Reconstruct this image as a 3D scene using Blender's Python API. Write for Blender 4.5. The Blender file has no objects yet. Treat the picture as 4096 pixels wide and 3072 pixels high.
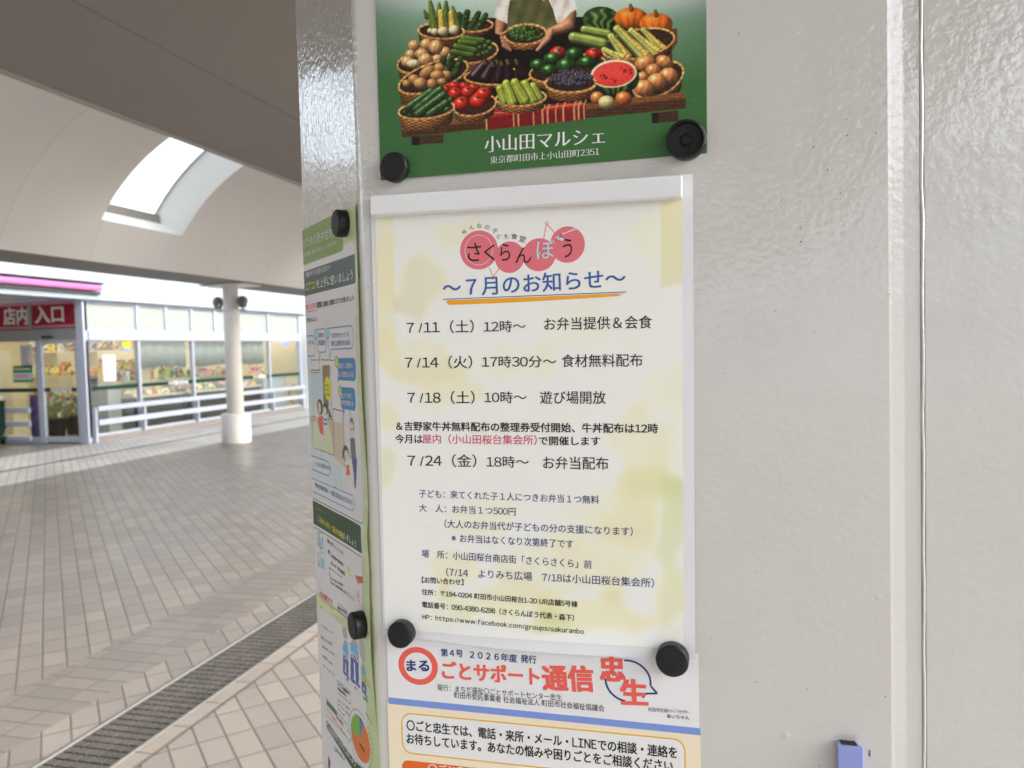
import bpy, bmesh, math, random
import numpy as np
from mathutils import Vector, Matrix, Euler
random.seed(7); RNG = np.random.default_rng(11)
SC = bpy.context.scene
C = SC.collection

# ------------------------------------------------------------------ camera, sky, sun, exposure
cam_d = bpy.data.cameras.new('camera'); cam = bpy.data.objects.new('camera', cam_d); C.objects.link(cam)
SC.camera = cam
yaw, pitch, roll = 0.255298, 0.044540, -0.027497
fw = Vector((-math.sin(yaw)*math.cos(pitch), math.cos(yaw)*math.cos(pitch), -math.sin(pitch)))
rt0 = Vector((math.cos(yaw), math.sin(yaw), 0)); up0 = rt0.cross(fw)
rt = rt0*math.cos(roll)+up0*math.sin(roll); up = -rt0*math.sin(roll)+up0*math.cos(roll)
cam.matrix_world = Matrix(((rt.x, up.x, -fw.x, .23363), (rt.y, up.y, -fw.y, -.51790), (rt.z, up.z, -fw.z, 1.450), (0, 0, 0, 1)))
cam_d.sensor_width = 36; cam_d.lens = 27.815
cam_d.clip_start = .01; cam_d.clip_end = 600
cam_d.dof.use_dof = True; cam_d.dof.focus_distance = .60; cam_d.dof.aperture_fstop = 12.5
w = bpy.data.worlds.new('World'); SC.world = w; w.use_nodes = True
nt = w.node_tree; bg = nt.nodes['Background']; bg.inputs['Strength'].default_value = .15
sky = nt.nodes.new('ShaderNodeTexSky'); sky.sky_type = 'NISHITA'; sky.sun_disc = False
SUN_EL, SUN_AZ = math.radians(26), math.radians(76)       # azimuth from +Y towards +X
sky.sun_elevation = SUN_EL; sky.sun_rotation = SUN_AZ
sky.air_density = 1.0; sky.dust_density = 4.0; sky.ozone_density = 1.0
hs_ = nt.nodes.new('ShaderNodeHueSaturation'); hs_.inputs['Saturation'].default_value = .38     # thin white overcast
nt.links.new(sky.outputs[0], hs_.inputs['Color']); nt.links.new(hs_.outputs[0], bg.inputs[0])
sl = bpy.data.lights.new('sun', 'SUN'); sl.energy = .52; sl.angle = math.radians(45); sl.color = (1, .96, .9)
so = bpy.data.objects.new('sun', sl); C.objects.link(so)
sd = Vector((math.sin(SUN_AZ)*math.cos(SUN_EL), math.cos(SUN_AZ)*math.cos(SUN_EL), math.sin(SUN_EL)))
so.rotation_euler = sd.to_track_quat('Z', 'Y').to_euler(); so.location = (20, -15, 30)
SC.view_settings.view_transform = 'Standard'; SC.view_settings.look = 'None'
SC.view_settings.exposure = 2.36; SC.view_settings.gamma = 1
SC.cycles.use_denoising = True
SC.cycles.max_bounces = 10; SC.cycles.diffuse_bounces = 6; SC.cycles.transparent_max_bounces = 12

# ------------------------------------------------------------------ helpers
def lin(c):
    c = np.asarray(c, float)
    return np.where(c <= .04045, c/12.92, ((c+.055)/1.055)**2.4)
def rgb(r, g, b, k=1/.80):
    "colour of a print as read under the canopy (0-255) turned into an albedo"
    return tuple(float(x) for x in np.clip(lin(np.array([r, g, b])/255)*k, 0, .86))
def mat(name, col, rough=.6, spec=.5, bump=0, scale=50, var=0, metal=0, detail=4, vscale=None, emit=None, es=0):
    m = bpy.data.materials.new(name); m.use_nodes = True
    t = m.node_tree; b = t.nodes['Principled BSDF']
    b.inputs['Base Color'].default_value = (*col, 1); b.inputs['Roughness'].default_value = rough
    b.inputs['Specular IOR Level'].default_value = spec; b.inputs['Metallic'].default_value = metal
    if emit: b.inputs['Emission Color'].default_value = (*emit, 1); b.inputs['Emission Strength'].default_value = es
    tc = t.nodes.new('ShaderNodeTexCoord')
    if var:
        n = t.nodes.new('ShaderNodeTexNoise'); n.inputs['Scale'].default_value = vscale or scale; n.inputs['Detail'].default_value = 5
        t.links.new(tc.outputs['Object'], n.inputs['Vector'])
        r = t.nodes.new('ShaderNodeMapRange'); r.inputs[1].default_value = .3; r.inputs[2].default_value = .7
        r.inputs[3].default_value = 1-var; r.inputs[4].default_value = 1+var
        t.links.new(n.outputs['Fac'], r.inputs[0])
        h = t.nodes.new('ShaderNodeHueSaturation'); h.inputs['Color'].default_value = (*col, 1)
        t.links.new(r.outputs[0], h.inputs['Value']); t.links.new(h.outputs[0], b.inputs['Base Color'])
    if bump:
        n = t.nodes.new('ShaderNodeTexNoise'); n.inputs['Scale'].default_value = scale; n.inputs['Detail'].default_value = detail
        t.links.new(tc.outputs['Object'], n.inputs['Vector'])
        bp = t.nodes.new('ShaderNodeBump'); bp.inputs['Strength'].default_value = .6; bp.inputs['Distance'].default_value = bump
        t.links.new(n.outputs['Fac'], bp.inputs['Height']); t.links.new(bp.outputs[0], b.inputs['Normal'])
    return m
def vmat(name, rough=.35, spec=.4, bump=0):
    "printed sheet: ink colour held in the mesh"
    m = mat(name, (.8, .8, .8), rough, spec, bump=bump, scale=300)
    t = m.node_tree; a = t.nodes.new('ShaderNodeVertexColor'); a.layer_name = 'ink'
    t.links.new(a.outputs['Color'], t.nodes['Principled BSDF'].inputs['Base Color'])
    return m
def glass_mat(name, tint=(.9, .95, .93), gloss=.9):
    m = bpy.data.materials.new(name); m.use_nodes = True; t = m.node_tree
    for n in list(t.nodes):
        if n.type != 'OUTPUT_MATERIAL': t.nodes.remove(n)
    out = t.nodes['Material Output']
    tr = t.nodes.new('ShaderNodeBsdfTransparent'); tr.inputs[0].default_value = (*tint, 1)
    gl = t.nodes.new('ShaderNodeBsdfGlossy'); gl.inputs['Roughness'].default_value = .03
    ge = t.nodes.new('ShaderNodeNewGeometry'); dt = t.nodes.new('ShaderNodeVectorMath'); dt.operation = 'DOT_PRODUCT'
    t.links.new(ge.outputs['Normal'], dt.inputs[0]); t.links.new(ge.outputs['Incoming'], dt.inputs[1])
    def mth(op, a, c=None):
        n = t.nodes.new('ShaderNodeMath'); n.operation = op
        for k, v in enumerate((a, c)):
            if v is None: continue
            if isinstance(v, (int, float)): n.inputs[k].default_value = v
            else: t.links.new(v, n.inputs[k])
        return n.outputs[0]
    sch = mth('ADD', mth('MULTIPLY', mth('POWER', mth('SUBTRACT', 1., mth('ABSOLUTE', dt.outputs['Value'])), 5.), .92), .06)
    mx = t.nodes.new('ShaderNodeMixShader')
    t.links.new(sch, mx.inputs[0]); t.links.new(tr.outputs[0], mx.inputs[1]); t.links.new(gl.outputs[0], mx.inputs[2])
    t.links.new(mx.outputs[0], out.inputs[0]); return m

def obj(name, bm, m, parent=None, smooth=False, bevel=0):
    me = bpy.data.meshes.new(name)
    if isinstance(bm, bmesh.types.BMesh):
        bmesh.ops.recalc_face_normals(bm, faces=bm.faces)
        bm.to_mesh(me); bm.free()
    else:
        me.from_pydata(bm[0], [], bm[1])
    for x in (m if isinstance(m, (list, tuple)) else [m]): me.materials.append(x)
    o = bpy.data.objects.new(name, me); C.objects.link(o)
    if parent is not None:
        o.parent = parent; o.matrix_parent_inverse = Matrix.Translation(-parent.location) if parent.rotation_euler[:] == (0, 0, 0) else parent.matrix_basis.inverted()
    if smooth:
        for p in me.polygons: p.use_smooth = True
    if bevel:
        b = o.modifiers.new('bevel', 'BEVEL'); b.width = bevel; b.segments = 2; b.limit_method = 'ANGLE'; b.harden_normals = False
    return o
def tag(o, label, cat, group=None, kind=None):
    if label: o['label'] = label
    if cat: o['category'] = cat
    if group: o['group'] = group
    if kind: o['kind'] = kind
    return o
def thing(name, label, cat, loc=(0, 0, 0), group=None):
    o = bpy.data.objects.new(name, None); C.objects.link(o); o.location = loc; o.empty_display_size = .05
    return tag(o, label, cat, group)
def copy_tree(o, delta, label=None, group=None):
    r = o.copy(); C.objects.link(r); r.location = o.location+Vector(delta)
    if label: r['label'] = label
    if group: r['group'] = group
    for ch in list(o.children):
        c = ch.copy(); C.objects.link(c); c.parent = r
        for g in ch.children:
            d = g.copy(); C.objects.link(d); d.parent = c
    return r
def box(bm, x0, x1, y0, y1, z0, z1):
    v = [bm.verts.new(p) for p in ((x0, y0, z0), (x1, y0, z0), (x1, y1, z0), (x0, y1, z0), (x0, y0, z1), (x1, y0, z1), (x1, y1, z1), (x0, y1, z1))]
    for f in ((0, 3, 2, 1), (4, 5, 6, 7), (0, 1, 5, 4), (1, 2, 6, 5), (2, 3, 7, 6), (3, 0, 4, 7)): bm.faces.new([v[i] for i in f])
    return bm
def nb(): return bmesh.new()
def boxes(*bs):
    bm = nb()
    for b in bs: box(bm, *b)
    return bm
def lathe(bm, c, prof, n=28, axis='z'):
    "prof: (radius, height) pairs about an axis through c"
    c = Vector(c); rings = []
    def P(a, r, h):
        if axis == 'z': return c+Vector((r*math.cos(a), r*math.sin(a), h))
        if axis == 'y': return c+Vector((r*math.cos(a), h, r*math.sin(a)))
        return c+Vector((h, r*math.cos(a), r*math.sin(a)))
    for r, h in prof: rings.append([bm.verts.new(P(2*math.pi*i/n, max(r, 1e-5), h)) for i in range(n)])
    for a, b in zip(rings, rings[1:]):
        for i in range(n): bm.faces.new((a[i], a[(i+1) % n], b[(i+1) % n], b[i]))
    for rg, (r, h) in ((rings[0], prof[0]), (rings[-1], prof[-1])):
        if r > 1e-4: bm.faces.new(rg)
    return bm
def tube(bm, pts, r, n=10):
    pts = [Vector(p) for p in pts]; rings = []
    for i, p in enumerate(pts):
        d = (pts[min(i+1, len(pts)-1)]-pts[max(i-1, 0)]).normalized()
        a = d.orthogonal().normalized(); b = d.cross(a)
        if i and rings:
            a = (rings[-1][0].co-pts[i-1]); a = (a-d*a.dot(d)).normalized(); b = d.cross(a)
        rings.append([bm.verts.new(p+(a*math.cos(2*math.pi*k/n)+b*math.sin(2*math.pi*k/n))*(r[i] if isinstance(r, (list, tuple)) else r)) for k in range(n)])
    for A, B in zip(rings, rings[1:]):
        for k in range(n): bm.faces.new((A[k], A[(k+1) % n], B[(k+1) % n], B[k]))
    bm.faces.new(rings[0]); bm.faces.new(rings[-1]); return bm
def prism(bm, poly, z0, z1, fn=None):
    "polygon (x, y) pulled from z0 to z1"
    fn = fn or (lambda x, y, z: (x, y, z))
    a = [bm.verts.new(fn(x, y, z0)) for x, y in poly]; b = [bm.verts.new(fn(x, y, z1)) for x, y in poly]
    n = len(poly)
    for i in range(n): bm.faces.new((a[i], a[(i+1) % n], b[(i+1) % n], b[i]))
    bm.faces.new(a); bm.faces.new(b); return bm
def hom(src, dst):
    "3x3 homography taking four src points to four dst points"
    A, b = [], []
    for (x, y), (u, v) in zip(src, dst):
        A += [[x, y, 1, 0, 0, 0, -u*x, -u*y], [0, 0, 0, x, y, 1, -v*x, -v*y]]; b += [u, v]
    h = np.append(np.linalg.solve(np.array(A, float), np.array(b, float)), 1).reshape(3, 3)
    def f(x, y):
        x, y = np.asarray(x, float), np.asarray(y, float)
        q = h[2, 0]*x+h[2, 1]*y+1
        return (h[0, 0]*x+h[0, 1]*y+h[0, 2])/q, (h[1, 0]*x+h[1, 1]*y+h[1, 2])/q
    return f

# ------------------------------------------------------------------ sheets of paper on the pillar (millimetres in, metres out)
class Sheet:
    "u runs along the pillar face, z up; d(u, z) is how far the paper stands off the steel"
    def __init__(s, face, d): s.face, s.d = face, d
    def P(s, u, z, off=0.):
        u, z = np.asarray(u, float), np.asarray(z, float)
        h = s.d(u, z)+off
        if s.face == 'front':
            return np.stack([u, -h, z], -1)/1000
        q = .70710678
        # chamfer; beyond u = -142 the paper follows the pillar round its next corner
        w_ = np.minimum(u+142, 0.); uc = np.maximum(u, -142)
        x = -9.1+uc*q-h*q; y = -uc*q-h*q
        k = np.clip(-w_/6, 0, 1)
        x = x+k*(h*q-h)+0*w_; y = y-w_+k*h*q
        return np.stack([x, y, z], -1)/1000
def grid_obj(name, sheet, us, zs, m, parent, off=0., quad=None, cols=None):
    "sheet mesh on a grid; quad maps unit square to (u, z)"
    nu, nz = len(us), len(zs)
    U, Z = np.meshgrid(us, zs)
    if quad is not None: U, Z = quad(U, Z)
    P = sheet.P(U.ravel(), Z.ravel(), off)
    i = np.arange((nz-1)*(nu-1)); r, c = i//(nu-1), i % (nu-1); a = r*nu+c
    F = np.stack([a, a+1, a+nu+1, a+nu], -1)
    me = bpy.data.meshes.new(name)
    me.vertices.add(len(P)); me.vertices.foreach_set('co', P.ravel())
    me.loops.add(F.size); me.loops.foreach_set('vertex_index', F.ravel().astype(np.int32))
    me.polygons.add(len(F)); me.polygons.foreach_set('loop_start', np.arange(0, F.size, 4, dtype=np.int32))
    me.polygons.foreach_set('use_smooth', np.ones(len(F), bool))
    me.update(calc_edges=True)
    if cols is not None:
        at = me.color_attributes.new('ink', 'FLOAT_COLOR', 'POINT')
        cc = np.concatenate([cols.reshape(-1, 3), np.ones((len(P), 1))], 1).astype(np.float32)
        at.data.foreach_set('color', cc.ravel())
    me.materials.append(m)
    o = bpy.data.objects.new(name, me); C.objects.link(o)
    if parent is not None: o.parent = parent; o.matrix_parent_inverse = Matrix.Translation(-parent.location)
    return o
INK = {}
def ink(name, c, rough=.4):
    if name not in INK: INK[name] = mat('ink_'+name, c, rough, .4)
    return INK[name]
INKS = dict(black=(.012, .011, .011), navy=rgb(40, 48, 105), blue=rgb(46, 84, 150), pink=rgb(190, 72, 120), pale=rgb(165, 205, 210), white=(.82, .82, .81),
            red=rgb(214, 88, 76), yellow=rgb(235, 205, 70), heatblue=rgb(50, 120, 165), leaf=rgb(110, 165, 70), rose=rgb(204, 104, 114), amber=rgb(226, 150, 30),
            band=rgb(112, 136, 196), peach=rgb(238, 204, 178), gold=rgb(212, 160, 50), orange=rgb(206, 92, 30), paper=(.8, .8, .79))
GLYPH = {}
def glyphs(chars, thin=0.):
    "outline of each character once, from the built-in font"
    new = [c for c in dict.fromkeys(chars) if (c, thin) not in GLYPH]
    tmp = []
    for c in new:
        cu = bpy.data.curves.new('t', 'FONT'); cu.size = 1; cu.resolution_u = 3; cu.offset = thin
        cu.body = chr(ord(c)+0xfee0) if c.isascii() and c.isalnum() else c
        o = bpy.data.objects.new('t', cu); C.objects.link(o); tmp.append(o)
    dg = bpy.context.evaluated_depsgraph_get(); dg.update()
    for c, o in zip(new, tmp):
        me = bpy.data.meshes.new_from_object(o.evaluated_get(dg))
        v = np.zeros(len(me.vertices)*3); me.vertices.foreach_get('co', v); v = v.reshape(-1, 3)[:, :2]
        fs = [list(p.vertices) for p in me.polygons]; adv = 1.
        if c == ' ': adv = .3
        elif 0x21 <= ord(c) <= 0x7e and len(v):
            lo, hi = v[:, 0].min(), v[:, 0].max(); adv = .57 if c.isdigit() else hi-lo+(.13 if c.isalnum() else .16)
            v[:, 0] += (adv-(hi-lo))/2-lo
        elif 0xff61 <= ord(c) <= 0xff9f: adv = .5
        GLYPH[c, thin] = (v, fs, adv); bpy.data.meshes.remove(me)
    for o in tmp:
        cu = o.data; bpy.data.objects.remove(o); bpy.data.curves.remove(cu)
def lettering(name, items, sheet, parent, off=.12):
    V, F, MI, names = [], [], [], []
    glyphs(''.join(it[0] for it in items)); glyphs(''.join(it[0] for it in items if it[7] < -.02), -.019); n0 = 0
    for txt, x0, z0, x1, z1, h, col, b in items:
        x = 0; gv, gf, m0 = [], [], 0
        for c in txt:
            v, fs, adv = GLYPH[c, -.019 if b < -.02 else 0.]
            if len(v): gv.append(v+(x, 0)); gf += [[m0+i for i in f] for f in fs]; m0 += len(v)
            x += adv
        v = np.concatenate(gv); lo, hi = v[:, 0].min(), v[:, 0].max()
        t = (v[:, 0]-lo)/(hi-lo); cjk = any(ord(ch) > 0x2fff for ch in txt)
        k = h/(.92 if cjk else .75); y = (v[:, 1]+(.085 if cjk else 0))*k
        if len(txt) == 1: y = (v[:, 1]-v[:, 1].min())/(v[:, 1].max()-v[:, 1].min())*h
        L = math.hypot(x1-x0, z1-z0); ux, uz = (x1-x0)/L, (z1-z0)/L
        u = x0+t*L*ux-y*uz; z = z0+t*L*uz+y*ux
        if col not in names: names.append(col)
        q = max(b, 0)*k
        for j, (du, dz) in enumerate([(t_*-b*k, 0) for t_ in (-1, -.5, 0, .5, 1)] if b < -.02 else [(0, 0)] if q <= 0 else [(q, q*.7), (-q, q*.7), (q, -q*.7), (-q, -q*.7)]+([(0, 0)] if q > .25 else [])):
            V.append(sheet.P(u+du, z+dz, off+.004*j))
            F += [[n0+i for i in f] for f in gf]; MI += [names.index(col)]*len(gf); n0 += len(u)
    o = obj(name, (np.concatenate(V).tolist(), F), [ink(n, INKS[n]) for n in names], parent)
    o.data.polygons.foreach_set('material_index', MI)
    return o
def flat(name, sheet, polys, parent, off=.05, step=.02):
    "printed flat shapes: list of (colour, [(u, z) ...]) laid one over the other"
    V, F, MI, names = [], [], [], []
    for k, (col, poly) in enumerate(polys):
        P = sheet.P([p[0] for p in poly], [p[1] for p in poly], off+step*k)
        n0 = len(V); V += P.tolist(); F.append(list(range(n0, n0+len(P))))
        if col not in names: names.append(col)
        MI.append(names.index(col))
    bm = bmesh.new(); vs = [bm.verts.new(v) for v in V]
    for f, mi in zip(F, MI):
        fc = bm.faces.new([vs[i] for i in f]); fc.material_index = mi
    bmesh.ops.triangulate(bm, faces=[f for f in bm.faces if len(f.verts) > 4])
    me = bpy.data.meshes.new(name); bm.to_mesh(me); bm.free()
    for n in names: me.materials.append(ink(n, INKS[n]))
    o = bpy.data.objects.new(name, me); C.objects.link(o); o.parent = parent; o.matrix_parent_inverse = Matrix.Translation(-parent.location)
    return o
def disc(cx, cz, rx, rz, a0=0, a1=360, n=40): return [(cx+rx*math.cos(math.radians(a0+(a1-a0)*i/n)), cz+rz*math.sin(math.radians(a0+(a1-a0)*i/n))) for i in range(n+(a1-a0 < 360))]
def ring(cx, cz, ro, ri, a0=0, a1=360, n=48):
    "ring as a list of quads"
    A = [math.radians(a0+(a1-a0)*i/n) for i in range(n+1)]
    kx, kz = (ro if isinstance(ro, tuple) else (ro, ro)); jx, jz = (ri if isinstance(ri, tuple) else (ri, ri))
    return [[(cx+kx*math.cos(a), cz+kz*math.sin(a)), (cx+kx*math.cos(b), cz+kz*math.sin(b)), (cx+jx*math.cos(b), cz+jz*math.sin(b)), (cx+jx*math.cos(a), cz+jz*math.sin(a))] for a, b in zip(A, A[1:])]
def stroke(pts, w_):
    out = []
    for (x0, z0), (x1, z1) in zip(pts, pts[1:]):
        L = math.hypot(x1-x0, z1-z0); nx, nz = -(z1-z0)/L*w_/2, (x1-x0)/L*w_/2
        out.append([(x0+nx, z0+nz), (x1+nx, z1+nz), (x1-nx, z1-nz), (x0-nx, z0-nz)])
    return out
def rrect(x0, x1, z0, z1, r, n=8):
    out = []
    for cx, cz, a in ((x1-r, z1-r, 0), (x0+r, z1-r, 90), (x0+r, z0+r, 180), (x1-r, z0+r, 270)):
        out += [(cx+r*math.cos(math.radians(a+90*i/n)), cz+r*math.sin(math.radians(a+90*i/n))) for i in range(n+1)]
    return out
def rrect_ring(x0, x1, z0, z1, r, t):
    a, b = rrect(x0, x1, z0, z1, r), rrect(x0+t, x1-t, z0+t, z1-t, max(r-t, .1))
    n = len(a); return [[a[i], a[(i+1) % n], b[(i+1) % n], b[i]] for i in range(n)]

# ------------------------------------------------------------------ painter for printed pictures (numpy, sRGB values)
class Canvas:
    def __init__(s, x0, y0, x1, y1, nx, ny):
        s.x = np.linspace(x0, x1, nx); s.y = np.linspace(y0, y1, ny); s.a = np.zeros((ny, nx, 3)); s.px = abs(x1-x0)/(nx-1)
        n = RNG.random((ny, nx))
        for k in (1, 1): n = (n+np.roll(n, k, 0)+np.roll(n, -k, 0)+np.roll(n, k, 1)+np.roll(n, -k, 1))/5
        s.n = (n-n.mean())/n.std()
        big = RNG.random((ny//12+3, nx//12+3)); yy, xx = np.linspace(0, big.shape[0]-1.01, ny), np.linspace(0, big.shape[1]-1.01, nx)
        iy, ix = yy.astype(int), xx.astype(int); fy, fx = (yy-iy)[:, None], (xx-ix)[None]
        fy, fx = fy*fy*(3-2*fy), fx*fx*(3-2*fx)
        s.big = (big[iy][:, ix]*(1-fy)*(1-fx)+big[iy+1][:, ix]*fy*(1-fx)+big[iy][:, ix+1]*(1-fy)*fx+big[iy+1][:, ix+1]*fy*fx)-.5
    def win(s, x0, y0, x1, y1):
        p = 2*s.px
        i0, i1 = np.searchsorted(s.x, (x0-p, x1+p)); j0, j1 = np.searchsorted(s.y, (y0-p, y1+p))
        if i1 <= i0 or j1 <= j0: return None
        sl_ = (slice(j0, j1), slice(i0, i1)); X, Y = np.meshgrid(s.x[i0:i1], s.y[j0:j1]); return sl_, X, Y
    def put(s, sl_, m, col):
        m = np.clip(m, 0, 1)[..., None]; s.a[sl_] = s.a[sl_]*(1-m)+np.clip(col, 0, 1)*m
    def ell(s, cx, cy, rx, ry, col, rot=0, spec=.25, dark=.35, noise=.03, tex=None, soft=1.0):
        R = max(rx, ry); q = s.win(cx-R, cy-R, cx+R, cy+R)
        if q is None: return
        sl_, X, Y = q; c, sn = math.cos(rot), math.sin(rot); dx, dy = X-cx, Y-cy
        u, v = (dx*c+dy*sn)/rx, (-dx*sn+dy*c)/ry; d2 = u*u+v*v
        m = (1-np.sqrt(d2))*min(rx, ry)/s.px/soft+.5; nz = np.sqrt(np.clip(1-d2, 0, 1))
        nx_, ny_ = u*c-v*sn, u*sn+v*c
        L = np.clip(-.45*nx_-.6*ny_+.66*nz, 0, 1); sh = dark+(1.12-dark)*L
        col_ = np.array(col, float)*sh[..., None]
        if tex is not None: col_ = tex(u, v, nz, col_)
        col_ = col_*(1+noise*s.n[sl_]+.18*s.big[sl_])[..., None]
        H = np.clip(-.3*nx_-.42*ny_+.86*nz, 0, 1)**26*spec
        s.put(sl_, m, col_+H[..., None])
    def cap(s, p0, p1, r0, r1, col, spec=.2, dark=.3, noise=.03, stripe=0, scol=None, rough=0, bend=0):
        p0, p1 = np.array(p0, float), np.array(p1, float); R = max(r0, r1)+abs(bend)
        q = s.win(min(p0[0], p1[0])-R, min(p0[1], p1[1])-R, max(p0[0], p1[0])+R, max(p0[1], p1[1])+R)
        if q is None: return
        sl_, X, Y = q; d = p1-p0; L = np.hypot(*d); d = d/L
        t = (X-p0[0])*d[0]+(Y-p0[1])*d[1]; v = -(X-p0[0])*d[1]+(Y-p0[1])*d[0]
        tc = np.clip(t/L, 0, 1); v = v-bend*4*tc*(1-tc); r = r0+(r1-r0)*tc
        e = np.where(t < 0, t, np.where(t > L, t-L, 0)); dd = np.sqrt(v*v+e*e)/r
        m = (1-dd)*min(r0, r1)/s.px+.5; nz = np.sqrt(np.clip(1-dd*dd, 0, 1)); vv = v/r; ee = e/r
        nx_, ny_ = -vv*d[1]+ee*d[0], vv*d[0]+ee*d[1]
        sh = dark+(1.1-dark)*np.clip(-.45*nx_-.6*ny_+.66*nz, 0, 1)
        c_ = np.broadcast_to(np.array(col, float), X.shape+(3,)).copy()
        if stripe:
            k = (.5+.5*np.sin(vv*stripe+s.big[sl_]*2))**2; c_ = c_*(1-k[..., None])+np.array(scol)*k[..., None]
        c_ = c_*sh[..., None]*(1+(noise+rough)*s.n[sl_]+.2*s.big[sl_])[..., None]
        H = np.clip(-.3*nx_-.42*ny_+.86*nz, 0, 1)**22*spec*(1+rough*3*s.n[sl_])
        s.put(sl_, m, c_+H[..., None])
    def poly(s, pts, col, noise=.03, fn=None):
        P = np.array(pts, float); q = s.win(P[:, 0].min(), P[:, 1].min(), P[:, 0].max(), P[:, 1].max())
        if q is None: return
        sl_, X, Y = q; m = np.zeros(X.shape); dx = s.px; dy = abs(s.y[1]-s.y[0])
        for ox in (-.25, .25):
            for oy in (-.25, .25):
                x, y = X+ox*dx, Y+oy*dy; ins = np.zeros(X.shape, bool)
                for (xa, ya), (xb, yb) in zip(P, np.roll(P, -1, 0)):
                    if ya == yb: continue
                    ins ^= ((ya > y) != (yb > y)) & (x < (xb-xa)*(y-ya)/(yb-ya)+xa)
                m += ins/4
        c_ = np.broadcast_to(np.array(col, float), X.shape+(3,)).copy()
        if fn: c_ = fn(X, Y, c_)
        s.put(sl_, m, c_*(1+noise*s.n[sl_]+.12*s.big[sl_]*(noise > 0))[..., None])
    def line(s, pts, w_, col): 
        for st in stroke(pts, w_): s.poly(st, col, 0)
    def basket(s, cx, cy, rx, ry, h, sl=0., items=(), taper=.86, col=(.50, .32, .16), rim=9):
        q = s.win(cx-rx-rim, cy-ry-abs(sl)*rx-rim, cx+rx+rim, cy+ry+h+abs(sl)*rx+rim)
        if q is None: return
        sl_, X, Y = q; u = (X-cx)/rx; yy = Y-cy-sl*(X-cx)
        d = np.sqrt(u*u+(yy/ry)**2)
        s.put(sl_, (1-d)*ry/s.px+.5, np.array([.14, .085, .05])*(1+.3*s.n[sl_])[..., None])
        def rimband(front):
            dist = np.abs(d-1)*ry/np.sqrt(np.clip((u*ry/rx)**2+(yy/ry)**2, .05, 9))
            side = (yy > -2) if front else (yy <= 0)
            k = np.sin(np.arctan2(yy/ry, u)*rx/7)*.5+.5
            c_ = np.array([.78, .56, .33])*(.78+.3*k+.12*s.n[sl_])[..., None]*(1-.35*np.clip(yy/ry*.5-u*.0, 0, 1))[..., None]
            s.put(sl_, ((rim*.62-dist)/s.px+.5)*side, c_)
        rimband(False)
        for f in items: f()
        sq = np.sqrt(np.clip(1-u*u, 0, 1)); yb = h+ry*taper*np.sqrt(np.clip(1-(u/(taper+.1))**2, 0, 1))
        t = np.clip((yy-ry*sq)/np.maximum(yb-ry*sq, 1), 0, 1)
        m = np.minimum(np.minimum(yy-ry*sq, yb-yy), (1-np.abs(u)/(1-(1-taper)*.6*t))*rx)/s.px+.5
        th = np.arcsin(np.clip(u, -1, 1)); row = (yy-ry*sq)/9.; par = np.floor(row) % 2
        wv = (.5+.5*np.sin(th*rx/8+par*math.pi))*(.35+.65*np.abs(np.sin(row*math.pi)))
        lig = np.clip(.55-.45*u*.6+.2*(1-t), .25, 1.1)*np.cos(th*.8)
        c_ = np.array(col)*((.42+.85*wv)*lig*(1-.35*t)+.1*s.n[sl_]*.5)[..., None]
        s.put(sl_, m, c_*1.5)
        rimband(True)

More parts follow.
